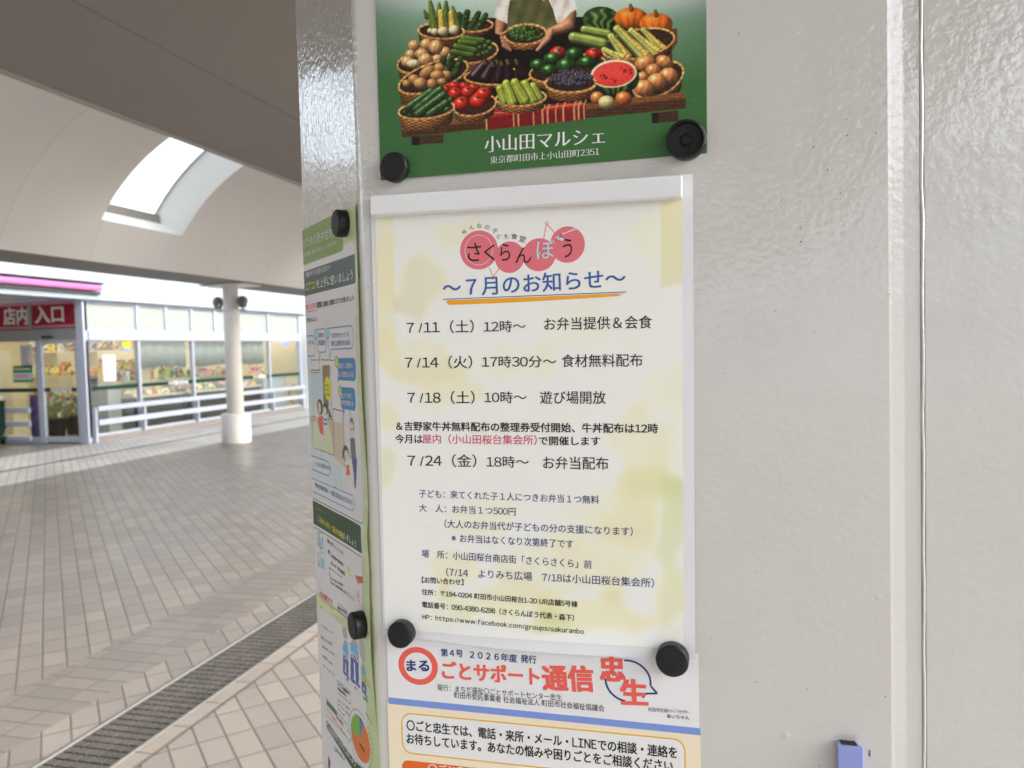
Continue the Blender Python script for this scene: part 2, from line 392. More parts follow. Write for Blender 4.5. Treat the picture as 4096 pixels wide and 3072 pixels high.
# text on the sheets: (words, u0, z0, u1, z1, height, ink, weight), millimetres along the face and above the floor
NOTICE_TEXT = [
    ('～７月のお知らせ～', 51.79, 1486.42, 176.6, 1487.66, 12.53, 'blue', 0.012),
    ('７/11（土）', 24.06, 1462.34, 73.02, 1461.74, 8.5, 'black', .007),
    ('12時～', 80.02, 1461.51, 109.34, 1461.04, 7.83, 'black', .007),
    ('お弁当提供＆会食', 122.16, 1461.53, 192.92, 1460.55, 8.35, 'black', .007),
    ('７/14（火）', 21.93, 1438.13, 71.05, 1437.37, 8.55, 'black', .007),
    ('17時30分～', 78.09, 1437.69, 129.6, 1436.85, 7.87, 'black', .007),
    ('食材無料配布', 133.28, 1436.78, 186.36, 1436.12, 8.34, 'black', .007),
    ('７/18（土）', 22.96, 1413.47, 72.12, 1413.14, 8.58, 'black', .007),
    ('10時～', 79.04, 1413.42, 108.61, 1413.15, 7.9, 'black', .007),
    ('遊び場開放', 117.97, 1412.6, 161.91, 1412.09, 8.44, 'black', .007),
    ('＆吉野家牛丼無料配布の整理券受付開始、牛丼配布は12時', 13.71, 1394.72, 195.4, 1392.73, 6.24, 'black', 0.022),
    ('今月は', 12.73, 1385.7, 33.02, 1385.65, 6.26, 'black', 0.02),
    ('屋内（小山田桜台集会所）', 33.02, 1385.65, 114.9, 1385.02, 6.44, 'pink', 0.012),
    ('で開催します', 116.41, 1384.79, 157.7, 1384.62, 5.97, 'black', 0.02),
    ('７/24（金）', 21.38, 1369.16, 71.99, 1369.36, 8.65, 'black', .007),
    ('18時～', 79.28, 1369.21, 108.95, 1369.31, 7.96, 'black', .007),
    ('お弁当配布', 118.91, 1368.73, 162.85, 1368.57, 8.5, 'black', .007),
    ('子ども：来てくれた子１人につきお弁当１つ無料', 29.16, 1347.52, 156.15, 1345.75, 5.53, 'navy', .007),
    ('大　人：お弁当１つ500円', 28.81, 1337.4, 98.78, 1336.39, 5.54, 'navy', .007),
    ('（大人のお弁当代が子どもの分の支援になります）', 47.38, 1326.52, 177.85, 1325.23, 5.75, 'navy', .007),
    ('※お弁当はなくなり次第終了です', 52.18, 1316.75, 138.1, 1315.41, 5.74, 'navy', .007),
    ('場　所：小山田桜台商店街「さくらさくら」前', 29.59, 1304.83, 150.16, 1302.14, 5.69, 'navy', .007),
    ('（7/14　よりみち広場　7/18は小山田桜台集会所）', 47.5, 1292.27, 190.96, 1291.61, 6.02, 'navy', .007),
    ('【お問い合わせ】', 29.08, 1286.68, 59.79, 1286.37, 4.38, 'black', 0.018),
    ('住所：〒194-0204 町田市小山田桜台1-20 UR店舗5号棟', 28.79, 1278.16, 140.02, 1275.56, 4.14, 'black', 0.02),
    ('電話番号：090-4380-6298（さくらんぼう代表・森下）', 28.73, 1269.15, 137.48, 1266.26, 4.27, 'black', 0.018),
    ('HP：https://www.facebook.com/groups/sakuranbo', 28.7, 1260.75, 144.2, 1257.88, 3.79, 'black', 0.016),
]
LOGO_TEXT = [
    ('さ', 69.8, 1510.29, 79.44, 1509.77, 12.37, 'black', -0.004),
    ('く', 81.85, 1510.32, 89.24, 1509.92, 10.48, 'black', -0.004),
    ('ら', 93.03, 1509.37, 99.87, 1509.0, 11.34, 'black', -0.004),
    ('ん', 103.58, 1507.1, 114.31, 1506.53, 10.61, 'black', -0.004),
    ('ぼ', 118.09, 1509.14, 130.29, 1508.8, 12.1, 'pale', -0.004),
    ('う', 135.54, 1508.96, 141.89, 1508.61, 12.44, 'black', -0.004),
    ('み', 66.98, 1528.6, 70.14, 1528.86, 2.75, 'black', -0.006),
    ('ん', 72.04, 1531.48, 75.17, 1531.51, 2.74, 'black', -0.006),
    ('な', 77.36, 1532.17, 80.83, 1531.95, 2.96, 'black', -0.006),
    ('の', 82.72, 1531.03, 85.92, 1530.37, 2.95, 'black', -0.006),
    ('子', 87.65, 1528.44, 91.18, 1527.31, 3.17, 'black', -0.006),
    ('ど', 90.86, 1524.61, 93.8, 1523.52, 2.94, 'black', -0.006),
    ('も', 95.83, 1524.3, 98.87, 1523.44, 2.94, 'black', -0.006),
    ('食', 100.76, 1523.55, 104.95, 1522.5, 3.83, 'black', -0.006),
    ('堂', 106.1, 1521.64, 110.5, 1520.25, 4.05, 'black', -0.006),
]
NEWS_TEXT = [
    ('まる', 15.48, 1221.94, 32.26, 1222.99, 8.41, 'navy', 0.035),
    ('第４号', 41.57, 1234.8, 57.67, 1235.12, 5.37, 'navy', 0.022),
    ('２０２６年度', 62.89, 1234.78, 96.76, 1234.41, 5.56, 'navy', 0.022),
    ('発行', 99.53, 1234.62, 110.28, 1234.48, 5.46, 'navy', 0.022),
    ('ごとサポート', 42.3, 1218.65, 112.02, 1219.26, 12.46, 'red', 0.035),
    ('通信', 115.15, 1216.45, 149.6, 1218.4, 17.25, 'red', 0.04),
    ('忠', 154.7, 1226.48, 170.46, 1227.29, 16.9, 'red', 0.045),
    ('生', 168.33, 1211.68, 185.13, 1212.48, 16.61, 'red', 0.045),
    ('発行：まちだ福祉〇ごとサポートセンター忠生', 37.94, 1209.98, 127.59, 1209.97, 4.54, 'black', 0.002),
    ('町田市受託事業者 社会福祉法人 町田市社会福祉協議会', 50.45, 1205.43, 156.39, 1205.18, 4.64, 'black', 0.002),
    ('町田市社協ｲﾒｰｼﾞｷｬﾗｸﾀｰ', 185.71, 1208.18, 212.0, 1208.65, 2.75, 'black', 0.002),
    ('あいちゃん', 197.77, 1204.73, 211.94, 1204.91, 2.85, 'black', 0.01),
    ('〇ごと忠生では、電話・来所・メール・LINEでの相談・連絡を', 13.68, 1178.68, 203.64, 1178.2, 7.73, 'black', 0.02),
    ('お待ちしています。あなたの悩みや困りごとをご相談ください', 13.33, 1168.93, 200.74, 1168.74, 7.74, 'black', 0.02),
    ('〇ごと忠生は', 29.15, 1150.72, 71.51, 1151.75, 4.98, 'white', 0.02),
]
MARKET_TEXT = [
    ('小山田マルシェ', 84.49, 1581.72, 164.77, 1580.41, 11.23, 'white', -.034),
    ('東京都町田市上小山田町2351', 88.18, 1574.07, 161.31, 1573.56, 5.17, 'white', -.026),
]
HEAT_TEXT = [
    ('のための熱中症対策', -140.1, 1540.68, -49.92, 1538.94, 8.32, 'white', 0.002),
    ('水分補給と暑さを避けることが大切です', -138.41, 1533.02, -51.07, 1532.87, 3.48, 'white', .007),
    ('部屋の中でも注意が必要です', -134.83, 1515.36, -67.67, 1515.01, 4.39, 'white', .007),
    ('エアコン', -136.44, 1503.64, -104.99, 1503.62, 7.61, 'yellow', 0.02),
    ('を上手に使いましょう', -104.5, 1503.58, -15.27, 1503.18, 7.6, 'white', 0.012),
    ('発生しています。', -138.7, 1487.26, -108.27, 1488.19, 4.76, 'red', 0.02),
    ('節電', -106.31, 1487.71, -94.62, 1487.91, 4.86, 'black', 0.02),
    ('にも配慮して適切にエアコンを使いましょう。', -93.4, 1487.91, -13.58, 1488.2, 4.2, 'black', 0.02),
    ('用をしましょう。', -136.0, 1477.07, -107.89, 1477.45, 3.84, 'black', 0.02),
    ('すだれやカーテンを', -69.49, 1462.39, -26.59, 1462.3, 3.76, 'heatblue', 0.015),
    ('活用し直射日光を遮る', -72.42, 1456.04, -24.62, 1455.93, 3.91, 'heatblue', 0.015),
    ('適切な', -104.97, 1463.45, -89.59, 1463.39, 3.94, 'heatblue', 0.015),
    ('室温設定', -106.98, 1457.12, -87.19, 1457.05, 4.24, 'heatblue', 0.015),
    ('をする', -134.88, 1458.05, -120.2, 1458.36, 3.66, 'heatblue', 0.015),
    ('換気をして屋外の', -57.45, 1438.53, -20.61, 1438.99, 4.12, 'white', 0.02),
    ('涼しい空気を入れる', -60.09, 1432.04, -18.71, 1432.34, 4.28, 'white', 0.02),
    ('窓とドアなど', -53.88, 1415.71, -25.51, 1416.46, 3.99, 'white', 0.02),
    ('2カ所を開ける', -55.93, 1410.44, -23.31, 1410.58, 4.15, 'white', 0.02),
    ('暑いから', -92.96, 1423.53, -81.89, 1423.42, 2.52, 'black', 0.01),
    ('エアコン', -92.98, 1419.75, -82.13, 1419.62, 2.53, 'black', 0.01),
    ('つけてね！', -93.43, 1416.1, -80.59, 1415.89, 2.67, 'black', 0.01),
    ('クールビズを取り入れる', -130.52, 1354.64, -86.66, 1355.26, 3.9, 'heatblue', 0.015),
    ('換気台の使用を避け、一部屋に集まるなど工夫する', -132.3, 1335.95, -36.29, 1334.87, 4.2, 'heatblue', 0.015),
    ('生活のポイント', -130.31, 1316.79, -101.78, 1316.93, 2.72, 'leaf', 0.01),
    ('こまめに水分・塩分を補給', -127.1, 1307.16, -58.14, 1304.52, 5.43, 'yellow', 0.02),
    ('しましょう', -57.42, 1305.99, -29.28, 1304.12, 5.2, 'white', 0.02),
    ('1時間ごとにコップ1杯', -96.81, 1293.48, -61.84, 1291.59, 2.89, 'black', 0.01),
    ('入浴前後や起床後も', -96.0, 1283.28, -61.94, 1282.52, 3.02, 'black', 0.01),
    ('まず水分・塩分補給を', -95.38, 1276.63, -58.08, 1275.72, 3.03, 'black', 0.01),
    ('水分や塩分の摂取量は', -96.84, 1263.65, -64.01, 1265.96, 2.0, 'black', 0.01),
    ('かかりつけ医の指示に従いましょう。', -97.33, 1259.64, -41.02, 1263.11, 2.21, 'black', 0.01),
    ('が必要です', -131.99, 1241.13, -95.13, 1242.1, 4.85, 'red', 0.025),
    ('体内の水分量', -82.32, 1243.07, -59.13, 1244.5, 2.96, 'black', 0.02),
    ('75%', -74.83, 1206.37, -58.84, 1207.12, 4.94, 'white', 0.03),
    ('60%', -53.18, 1213.44, -35.45, 1214.55, 5.17, 'white', 0.03),
    ('50%', -28.87, 1203.52, -10.49, 1203.47, 6.3, 'yellow', 0.035),
    ('小児', -69.89, 1189.05, -61.86, 1190.01, 2.37, 'black', .007),
    ('成人', -48.16, 1189.81, -40.63, 1190.45, 2.3, 'black', .007),
    ('高齢者', -27.82, 1189.14, -17.2, 1190.21, 2.42, 'black', .007),
    ('低下しています', -131.72, 1203.69, -100.63, 1206.62, 2.77, 'black', 0.015),
    ('夏を快適に', -129.95, 1230.77, -124.56, 1231.12, 2.32, 'black', 0.0),
    ('水分を必要とします。', -129.25, 1215.17, -96.83, 1217.61, 1.91, 'black', .007),
    ('感覚が鈍くなります。', -129.24, 1196.79, -92.77, 1200.32, 1.92, 'black', .007),
    ('が低下します', -129.34, 1188.06, -100.82, 1189.5, 2.77, 'black', 0.015),
    ('若い人よりも', -128.96, 1180.51, -97.38, 1182.1, 1.92, 'black', .007),
    ('エアコン設置有無・', -89.37, 1177.79, -59.67, 1179.55, 2.64, 'black', 0.02),
    ('使用状況別', -89.85, 1173.72, -69.18, 1175.08, 2.65, 'black', 0.02),
    ('エアコン有・使用有', -87.84, 1165.2, -61.03, 1167.31, 1.83, 'black', .007),
    ('エアコン有・使用無', -88.25, 1161.63, -61.62, 1161.9, 1.84, 'black', .007),
    ('エアコン無', -88.85, 1156.53, -74.06, 1157.18, 1.84, 'black', .007),
    ('約９割は', -95.4, 1147.09, -77.43, 1147.96, 3.1, 'black', 0.02),
    ('エアコンを使用していなかった', -124.28, 1143.81, -73.0, 1141.14, 3.01, 'red', 0.015),
    ('使用無', -40.85, 1148.59, -29.94, 1146.47, 2.3, 'black', 0.01),
    ('エアコン無', -48.3, 1168.55, -35.08, 1168.76, 2.31, 'black', 0.01),
    ('使用有 6%', -24.02, 1179.43, -10.83, 1175.84, 2.04, 'black', 0.01),
    ('ている方をチェックしましょう', -126.35, 1127.1, -50.41, 1126.38, 6.05, 'white', 0.03),
    ('部屋の風通しを', -101.36, 1117.33, -77.82, 1118.83, 2.73, 'black', 0.01),
]

# ------------------------------------------------------------------ the pillar
def fillet(pts, rad, n=6):
    out = []
    N = len(pts)
    for i, p in enumerate(pts):
        r = rad[i]
        if not r: out.append(p); continue
        a, b, c = np.array(pts[i-1], float), np.array(p, float), np.array(pts[(i+1) % N], float)
        u, v = (a-b)/np.linalg.norm(a-b), (c-b)/np.linalg.norm(c-b)
        th = math.acos(np.clip(u@v, -1, 1)); t = r/math.tan(th/2); ce = b+(u+v)/np.linalg.norm(u+v)*r/math.sin(th/2)
        A, B = b+u*t-ce, b+v*t-ce
        a0, a1 = math.atan2(A[1], A[0]), math.atan2(B[1], B[0]); da = (a1-a0+math.pi) % (2*math.pi)-math.pi
        out += [tuple(ce+r*np.array([math.cos(a0+da*k/n), math.sin(a0+da*k/n)])) for k in range(n+1)]
    return out
def pillar_mat():
    m = mat('pillar_paint', (.56, .545, .515), .08, .45); t = m.node_tree; N, L = t.nodes, t.links; b = N['Principled BSDF']
    tc = N.new('ShaderNodeTexCoord'); O = tc.outputs['Object']
    def noise(s, d, r=.5):
        n = N.new('ShaderNodeTexNoise'); n.inputs['Scale'].default_value = s; n.inputs['Detail'].default_value = d; n.inputs['Roughness'].default_value = r
        L.new(O, n.inputs['Vector']); return n.outputs['Fac']
    def math_(op, a, c=None, clamp=False):
        n = N.new('ShaderNodeMath'); n.operation = op; n.use_clamp = clamp
        for k, v in enumerate((a, c)):
            if v is None: continue
            if isinstance(v, (int, float)): n.inputs[k].default_value = v
            else: L.new(v, n.inputs[k])
        return n.outputs[0]
    def bump(h, s, d, prev=None):
        n = N.new('ShaderNodeBump'); n.inputs['Strength'].default_value = s; n.inputs['Distance'].default_value = d; L.new(h, n.inputs['Height'])
        if prev is not None: L.new(prev, n.inputs['Normal'])
        return n.outputs[0]
    # chipped specks gathered in patches, tiny paint lumps, faint grime
    vo = N.new('ShaderNodeTexVoronoi'); vo.inputs['Scale'].default_value = 260; L.new(O, vo.inputs['Vector'])
    sep = N.new('ShaderNodeSeparateColor'); L.new(vo.outputs['Color'], sep.inputs[0])
    rare = math_('GREATER_THAN', sep.outputs[0], .74)
    rad = math_('MULTIPLY', sep.outputs[1], .21)
    spot = math_('MULTIPLY', math_('LESS_THAN', math_('ADD', vo.outputs['Distance'], math_('MULTIPLY', noise(900, 2), .16)), rad), rare)
    patch = math_('GREATER_THAN', noise(5.5, 4, .65), .50)
    chip = math_('MULTIPLY', spot, patch)
    lump = N.new('ShaderNodeTexVoronoi'); lump.inputs['Scale'].default_value = 55; L.new(O, lump.inputs['Vector'])
    sp2 = N.new('ShaderNodeSeparateColor'); L.new(lump.outputs['Color'], sp2.inputs[0])
    lh = math_('MULTIPLY', math_('SUBTRACT', .16, lump.outputs['Distance'], True), math_('GREATER_THAN', sp2.outputs[0], .94))
    grime = N.new('ShaderNodeMapRange'); L.new(noise(5, 6, .6), grime.inputs[0]); grime.inputs[1].default_value = .3; grime.inputs[2].default_value = .75
    mix = N.new('ShaderNodeMix'); mix.data_type = 'RGBA'; L.new(grime.outputs[0], mix.inputs['Factor'])
    mix.inputs[6].default_value = (.61, .595, .56, 1); mix.inputs[7].default_value = (.57, .555, .515, 1)
    mx2 = N.new('ShaderNodeMix'); mx2.data_type = 'RGBA'; L.new(chip, mx2.inputs['Factor']); L.new(mix.outputs[2], mx2.inputs[6]); mx2.inputs[7].default_value = (.19, .185, .185, 1)
    L.new(mx2.outputs[2], b.inputs['Base Color'])
    r = N.new('ShaderNodeMapRange'); L.new(noise(22, 3), r.inputs[0]); r.inputs[3].default_value = .06; r.inputs[4].default_value = .11; L.new(r.outputs[0], b.inputs['Roughness'])
    n1 = bump(noise(22, 2), 1, .0005); n2 = bump(noise(230, 2, .45), 1, .00007, n1); nc = bump(noise(230, 2, .45), 1, .00065, n1); n3 = bump(math_('MULTIPLY', lh, sp2.outputs[1]), 1, .0022, n2); n4 = bump(chip, 1, -.0003, n3)
    L.new(n4, b.inputs['Normal']); b.inputs['Coat Weight'].default_value = 1; b.inputs['Coat Roughness'].default_value = .05; L.new(nc, b.inputs['Coat Normal']); b.inputs['Coat IOR'].default_value = 1.8; return m
M_PIL = pillar_mat()
pil = thing('pillar', 'off-white painted steel pillar with chamfered corners carrying the notices', 'pillar', (.17, .35, 0))
prof = [(-.110, .72), (-.110, .101), (-.0091, 0), (.3333, 0), (.3354, .0005), (.3420, .0017), (.3508, .0021), (.3514, .0029), (.3529, .0028), (.3536, .0018), (.694, .0018), (.795, .105), (.795, .72)]
prof = fillet(prof, [0, .012, .008, .0012, .004, .012, .0004, 0, 0, .0006, .008, .012, 0], 7)
me_ = prism(nb(), prof, 0, 2.65)
o = obj('shell', me_, M_PIL, pil)
bv = tube(nb(), [(.35215+.0002*math.sin(i*1.7)+.00016*RNG.normal(), .0024, .02+i*.02) for i in range(132)], .0010, 8)
obj('weld_bead', bv, M_PIL, pil, smooth=True)

# ------------------------------------------------------------------ sheets pinned to it
MARKET = Sheet('front', lambda u, z: .5+.5*np.sin(u/47.)*np.sin(z/60.)+.6*np.exp(-((z-1569)/9)**2)*np.sin((u-8)/222*math.pi))
SLEEVE = Sheet('front', lambda u, z: .9+.35*np.sin(u/60.+1)*np.sin(z/75.)+(np.clip((1285-z)/40, 0, 1)**2)*4.2*np.clip(np.sin((u-8)/200*math.pi), 0, 1))
NEWS = Sheet('front', lambda u, z: .45+0*u+0*z)
HEAT = Sheet('chamfer', lambda u, z: .8+1.0*np.clip((u+60)/60, 0, 1)**2*(1+np.sin((z-1420)/34.))+.7*np.sin(z/27.+u/30.)*np.clip((u+110)/110, 0, 1)+1.6*np.exp(-((z-1318)/16)**2)*np.clip((u+50)/50, 0, 1)-.3*np.exp(-((z-1251)/14)**2))

# --- market poster
R4W = hom([(0, 0), (2212, 0), (2212, 1121), (0, 1121)], [(-10.6, 1695.7), (241.2, 1661.7), (239.5, 1545.5), (-15.8, 1565.0)])
YT = -330                                                     # the picture runs on above the frame
cv = Canvas(136, YT, 2118, 1080, 661, 471)
X, Y = np.meshgrid(cv.x, cv.y)
t = np.clip((Y-YT)/(1080-YT), 0, 1)[..., None]; side = (np.abs(X-1125)/985)[..., None]
top, midc, bot = np.array([.62, .68, .64]), np.array([.50, .60, .53]), np.array([.175, .315, .165])
k1 = np.clip((Y-130-120*np.abs(X-1125)/985*-1)/480, 0, 1)[..., None]; k2 = np.clip(Y/120, 0, 1)[..., None]
bgc = (top*(1-k2)+midc*k2); bgc = bgc*(1-.28*side**3)
cv.a = bgc*(1-k1**.8)+bot*k1**.8
cv.a = cv.a*(1+.012*cv.n[..., None])
A = lambda x, y: (59+.5334*x, .5334*y)
B = lambda x, y: (1032.4+.5334*x, .5334*y)
G1, G2, G3, DKG = (.33, .42, .14), (.20, .32, .11), (.50, .58, .22), (.075, .165, .07)
ONI, POT, YEL, PALE = (.74, .53, .33), (.66, .47, .27), (.80, .64, .24), (.80, .70, .50)
SKIN, OLIVE, SHIRT = (.66, .45, .32), (.27, .27, .155), (.76, .71, .66)
def EA(x, y, rx, ry, col, **k): return lambda: cv.ell(*A(x, y), rx*.5334, ry*.5334, col, **k)
def EB(x, y, rx, ry, col, **k): return lambda: cv.ell(*B(x, y), rx*.5334, ry*.5334, col, **k)
def CA(x0, y0, x1, y1, r0, r1, col, **k): return lambda: cv.cap(A(x0, y0), A(x1, y1), r0*.5334, r1*.5334, col, **k)
def CB(x0, y0, x1, y1, r0, r1, col, **k): return lambda: cv.cap(B(x0, y0), B(x1, y1), r0*.5334, r1*.5334, col, **k)
def fold(X, Y, c): return c*(1+.10*np.sin(X/13+Y/37)+.06*np.sin(X/29-Y/21))[..., None]
# dark hollow behind the stall
cv.poly([(690, 110), (1380, 100), (1900, 160), (1900, 420), (1600, 620), (700, 640), (420, 520), (470, 200)], (.06, .045, .035))
# person behind the stall: shirt, apron, arms
cv.poly([(925, -170), (1290, -170), (1325, 0), (1342, 52), (1300, 78), (1252, 132), (1190, 150), (940, 150), (925, 142), (848, 103), (876, 0)], SHIRT, fn=fold)
cv.poly([(1035, -150), (1118, -150), (1126, -20), (1076, 12), (1026, -20)], tuple(.86*c for c in SKIN))
cv.ell(1076, -228, 74, 88, (.14, .10, .08), spec=.05); cv.ell(1076, -205, 60, 80, SKIN, spec=.04, dark=.55)
cv.poly([(1014, -232), (1020, -280), (1076, -312), (1132, -280), (1138, -232), (1112, -262), (1060, -270)], (.14, .10, .08))
for x in (1052, 1101): cv.ell(x, -208, 9, 5, (.12, .08, .07), spec=0); cv.line([(x-13, -222), (x+12, -223)], 4, (.2, .13, .1))
cv.line([(1077, -200), (1083, -178), (1074, -176)], 3, (.5, .32, .24)); cv.line([(1055, -156), (1076, -150), (1097, -156)], 5, (.58, .26, .22))
cv.poly([(985, -10), (1150, -10), (1068, 12)], (.72, .68, .62))
cv.poly([(948, 0), (1170, -4), (1200, 60), (1222, 148), (1180, 215), (930, 200), (925, 150), (940, 60)], OLIVE, fn=fold)
cv.line([(948, 4), (925, 150)], 6, (.16, .16, .09)); cv.line([(1170, 0), (1222, 148)], 6, (.16, .16, .09)); cv.ell(1145, 3, 8, 9, PALE)
cv.cap((893, 132), (884, 205), 34, 26, SKIN, spec=.08); cv.cap((1300, 82), (1290, 150), 38, 40, SKIN, spec=.08); cv.cap((1290, 152), (1185, 190), 38, 24, SKIN, spec=.08)
cv.poly([(876, 0), (940, 0), (930, 142), (848, 103)], SHIRT, fn=fold); cv.poly([(1215, -10), (1322, -10), (1342, 52), (1300, 78), (1255, 130), (1232, 140)], SHIRT, fn=fold)
cv.poly([(835, 190), (1000, 250), (1180, 250), (1340, 160), (1380, 330), (1230, 420), (900, 420), (830, 330)], (.055, .04, .03))
for k in range(4): cv.cap((896+k*5, 205+k*22), (922+k*9, 246+k*17), 15, 10, SKIN, spec=.05)
shi = []
for k in range(46):
    a, r = RNG.uniform(0, 6.28), math.sqrt(RNG.uniform(0, 1)); x, y, d = 1037+100*r*math.cos(a), 197+42*r*math.sin(a), RNG.uniform(0, 3.1)
    shi.append((y, lambda x=x, y=y, d=d: cv.cap((x-14*math.cos(d), y-9*math.sin(d)), (x+14*math.cos(d), y+9*math.sin(d)), 8, 6, (.17, .30, .09), spec=.3)))
def bowl(): cv.basket(1037, 205, 124, 58, 58, -.05, [f for _, f in sorted(shi, key=lambda q: q[0])], taper=.62, col=(.62, .38, .19), rim=11)
bowl()
for x0, y0, x1, y1 in ((1190, 182, 1160, 205), (1186, 196, 1130, 262), (1180, 210, 1118, 285), (1172, 228, 1106, 298)): cv.cap((x0, y0), (x1, y1), 16, 9, SKIN, spec=.06, dark=.42)
cv.cap((903, 205), (925, 190), 12, 8, SKIN, spec=.05)
# back row
def bumps(u, v, nz, c): return c*(.75+.5*(np.sin(u*19+v*7)*np.sin(v*23)))[..., None]
def goya(*a): return CA(*a, (.13, .21, .09), rough=.22, spec=.12, noise=.1)
cv.basket(*A(1270, 285), 107, 36, 36, -.05, [goya(1100, 175, 1110, 320, 40, 30), goya(1190, 140, 1140, 330, 36, 46), goya(1315, 150, 1225, 335, 30, 48), goya(1395, 170, 1300, 335, 28, 46)], col=(.42, .25, .13))
def leaf(x0, y0, x1, y1, r, c=G1): return CA(x0, y0, x1, y1, r*.35, r, c, stripe=9, scol=(.45, .52, .2), spec=.08, noise=.07)
cv.basket(*A(900, 345), 134, 46, 92, .03, [leaf(715, 120, 745, 190, 30, DKG), leaf(780, 20, 830, 320, 60), leaf(880, 40, 880, 180, 42), leaf(955, 25, 960, 200, 50, G2), leaf(940, 150, 960, 320, 40), leaf(1030, 80, 1080, 300, 46),
    CA(895, 135, 915, 320, 30, 40, YEL, stripe=16, scol=(.88, .76, .36), rough=.07), CA(1012, 150, 1030, 300, 30, 42, YEL, stripe=16, scol=(.88, .76, .36), rough=.07),
    EA(780, 345, 32, 30, PALE), EA(830, 355, 42, 42, PALE), EA(1045, 335, 60, 56, PALE), EA(925, 350, 62, 54, PALE)], col=(.40, .235, .12))
# right back: water melon, pumpkins, basket
cv.poly([B(1580, 330), B(1685, 310), B(1690, 470), B(1630, 560), B(1600, 700), B(1540, 560)], (.30, .18, .09), .12)
def melon(u, v, nz, c):
    k = (.5+.5*np.sin(np.arctan2(u*.9, .75-v*.55)*13+1.2*np.sin(v*7)))**1.5
    return c*(1-k[..., None])+np.array([.30, .40, .17])*k[..., None]*(.25+.9*nz[..., None])
cv.ell(1482, 118, 109, 78, (.07, .15, .06), tex=melon, spec=.1, noise=.05); cv.ell(1487, 66, 9, 7, (.60, .48, .25))
def pumpkin(u, v, nz, c): return c*(.80+.28*np.abs(np.cos(np.arctan2(u, .9-v*.35)*7)))[..., None]
for x, y in ((1660, 108), (1806, 141)):
    cv.ell(x, y, 98, 64, (.83, .38, .09), tex=pumpkin, spec=.12, dark=.42); cv.cap((x+2, y-52), (x-5, y-78), 15, 9, (.42, .30, .15)); 
cv.basket(1700, 258, 212, 84, 66, -.17, [lambda: cv.cap((1385, 176), (1520, 200), 24, 26, (.48, .55, .22), stripe=8, scol=(.60, .65, .34)), lambda: cv.cap((1322, 222), (1490, 258), 32, 34, (.47, .55, .21), stripe=8, scol=(.60, .65, .34))]
    +[q for x0, y0, x1, y1, r in ((1728, 172, 1855, 290, 25), (1658, 178, 1815, 305, 30), (1575, 168, 1745, 325, 38), (1538, 212, 1640, 335, 34), (1497, 288, 1610, 338, 24))
      for q in (lambda x0=x0, y0=y0, x1=x1, y1=y1, r=r: cv.cap((x0+4, y0+6), (x1-6, y1+10), r*.7, r, (.52, .60, .22), stripe=7, scol=(.70, .74, .40), noise=.05),
                lambda x0=x0, y0=y0, x1=x1, y1=y1, r=r: cv.cap((x0+14, y0+14), (x1, y1-4), r*.45, r*.72, (.83, .66, .24), stripe=15, scol=(.90, .80, .42), rough=.1),
                lambda x0=x0, y0=y0, x1=x1, y1=y1, r=r: cv.cap((x0-4, y0+8), (x1-26, y1+8), r*.3, r*.42, (.62, .68, .32), stripe=6, scol=(.78, .80, .5)))])
# left: onions, cucumbers, potatoes
def oni(x, y, rx, ry=None, c=ONI): return EA(x, y, rx, ry or rx, c, spec=.22, noise=.04, tex=lambda u, v, nz, c_: c_*(1+.10*np.sin(u*11+np.sin(v*3)))[..., None])
cv.basket(*A(1275, 580), 134, 62, 66, -.13, [CA(1150, 430, 1360, 455, 40, 38, G2, stripe=8, scol=G1), CA(1110, 468, 1280, 485, 32, 30, G2, stripe=8, scol=G1), EA(1430, 470, 34, 28, G2), EA(1450, 540, 34, 30, G2), EA(1390, 515, 30, 28, G2), EA(1330, 530, 28, 26, G2),
    CA(1065, 515, 1270, 562, 34, 40, G2, stripe=8, scol=G1), EA(1410, 582, 24, 22, G2), EA(1370, 595, 26, 24, G2), EA(1320, 615, 26, 22, G2), CA(1030, 575, 1240, 615, 28, 34, G2, stripe=8, scol=G1)], col=(.43, .27, .13))
cv.basket(*A(705, 665), 152, 70, 60, -.22, [oni(600, 510, 64), oni(740, 495, 70, 66), oni(945, 582, 62), oni(565, 605, 60, 54), oni(845, 525, 80), oni(690, 600, 78, 62), oni(860, 655, 66, 48), oni(730, 665, 82, 70), oni(530, 685, 72, 62), oni(600, 708, 80, 48, PALE)], col=(.43, .27, .13))
def pot(x, y, rx, ry, rot=0): return EA(x, y, rx, ry, POT, rot=rot, spec=.1, noise=.06)
cv.basket(*A(815, 850), 203, 82, 84, -.30, [goya(930, 660, 900, 730, 36, 34), goya(1020, 640, 970, 780, 34, 50), goya(1120, 650, 1060, 820, 30, 54), pot(745, 800, 98, 58, -.7), pot(880, 755, 58, 55), pot(960, 832, 60, 50), pot(860, 838, 78, 58), pot(600, 880, 64, 54), pot(910, 905, 54, 38), pot(520, 925, 46, 42), pot(800, 930, 62, 56), pot(675, 925, 78, 64)], col=(.47, .29, .14))
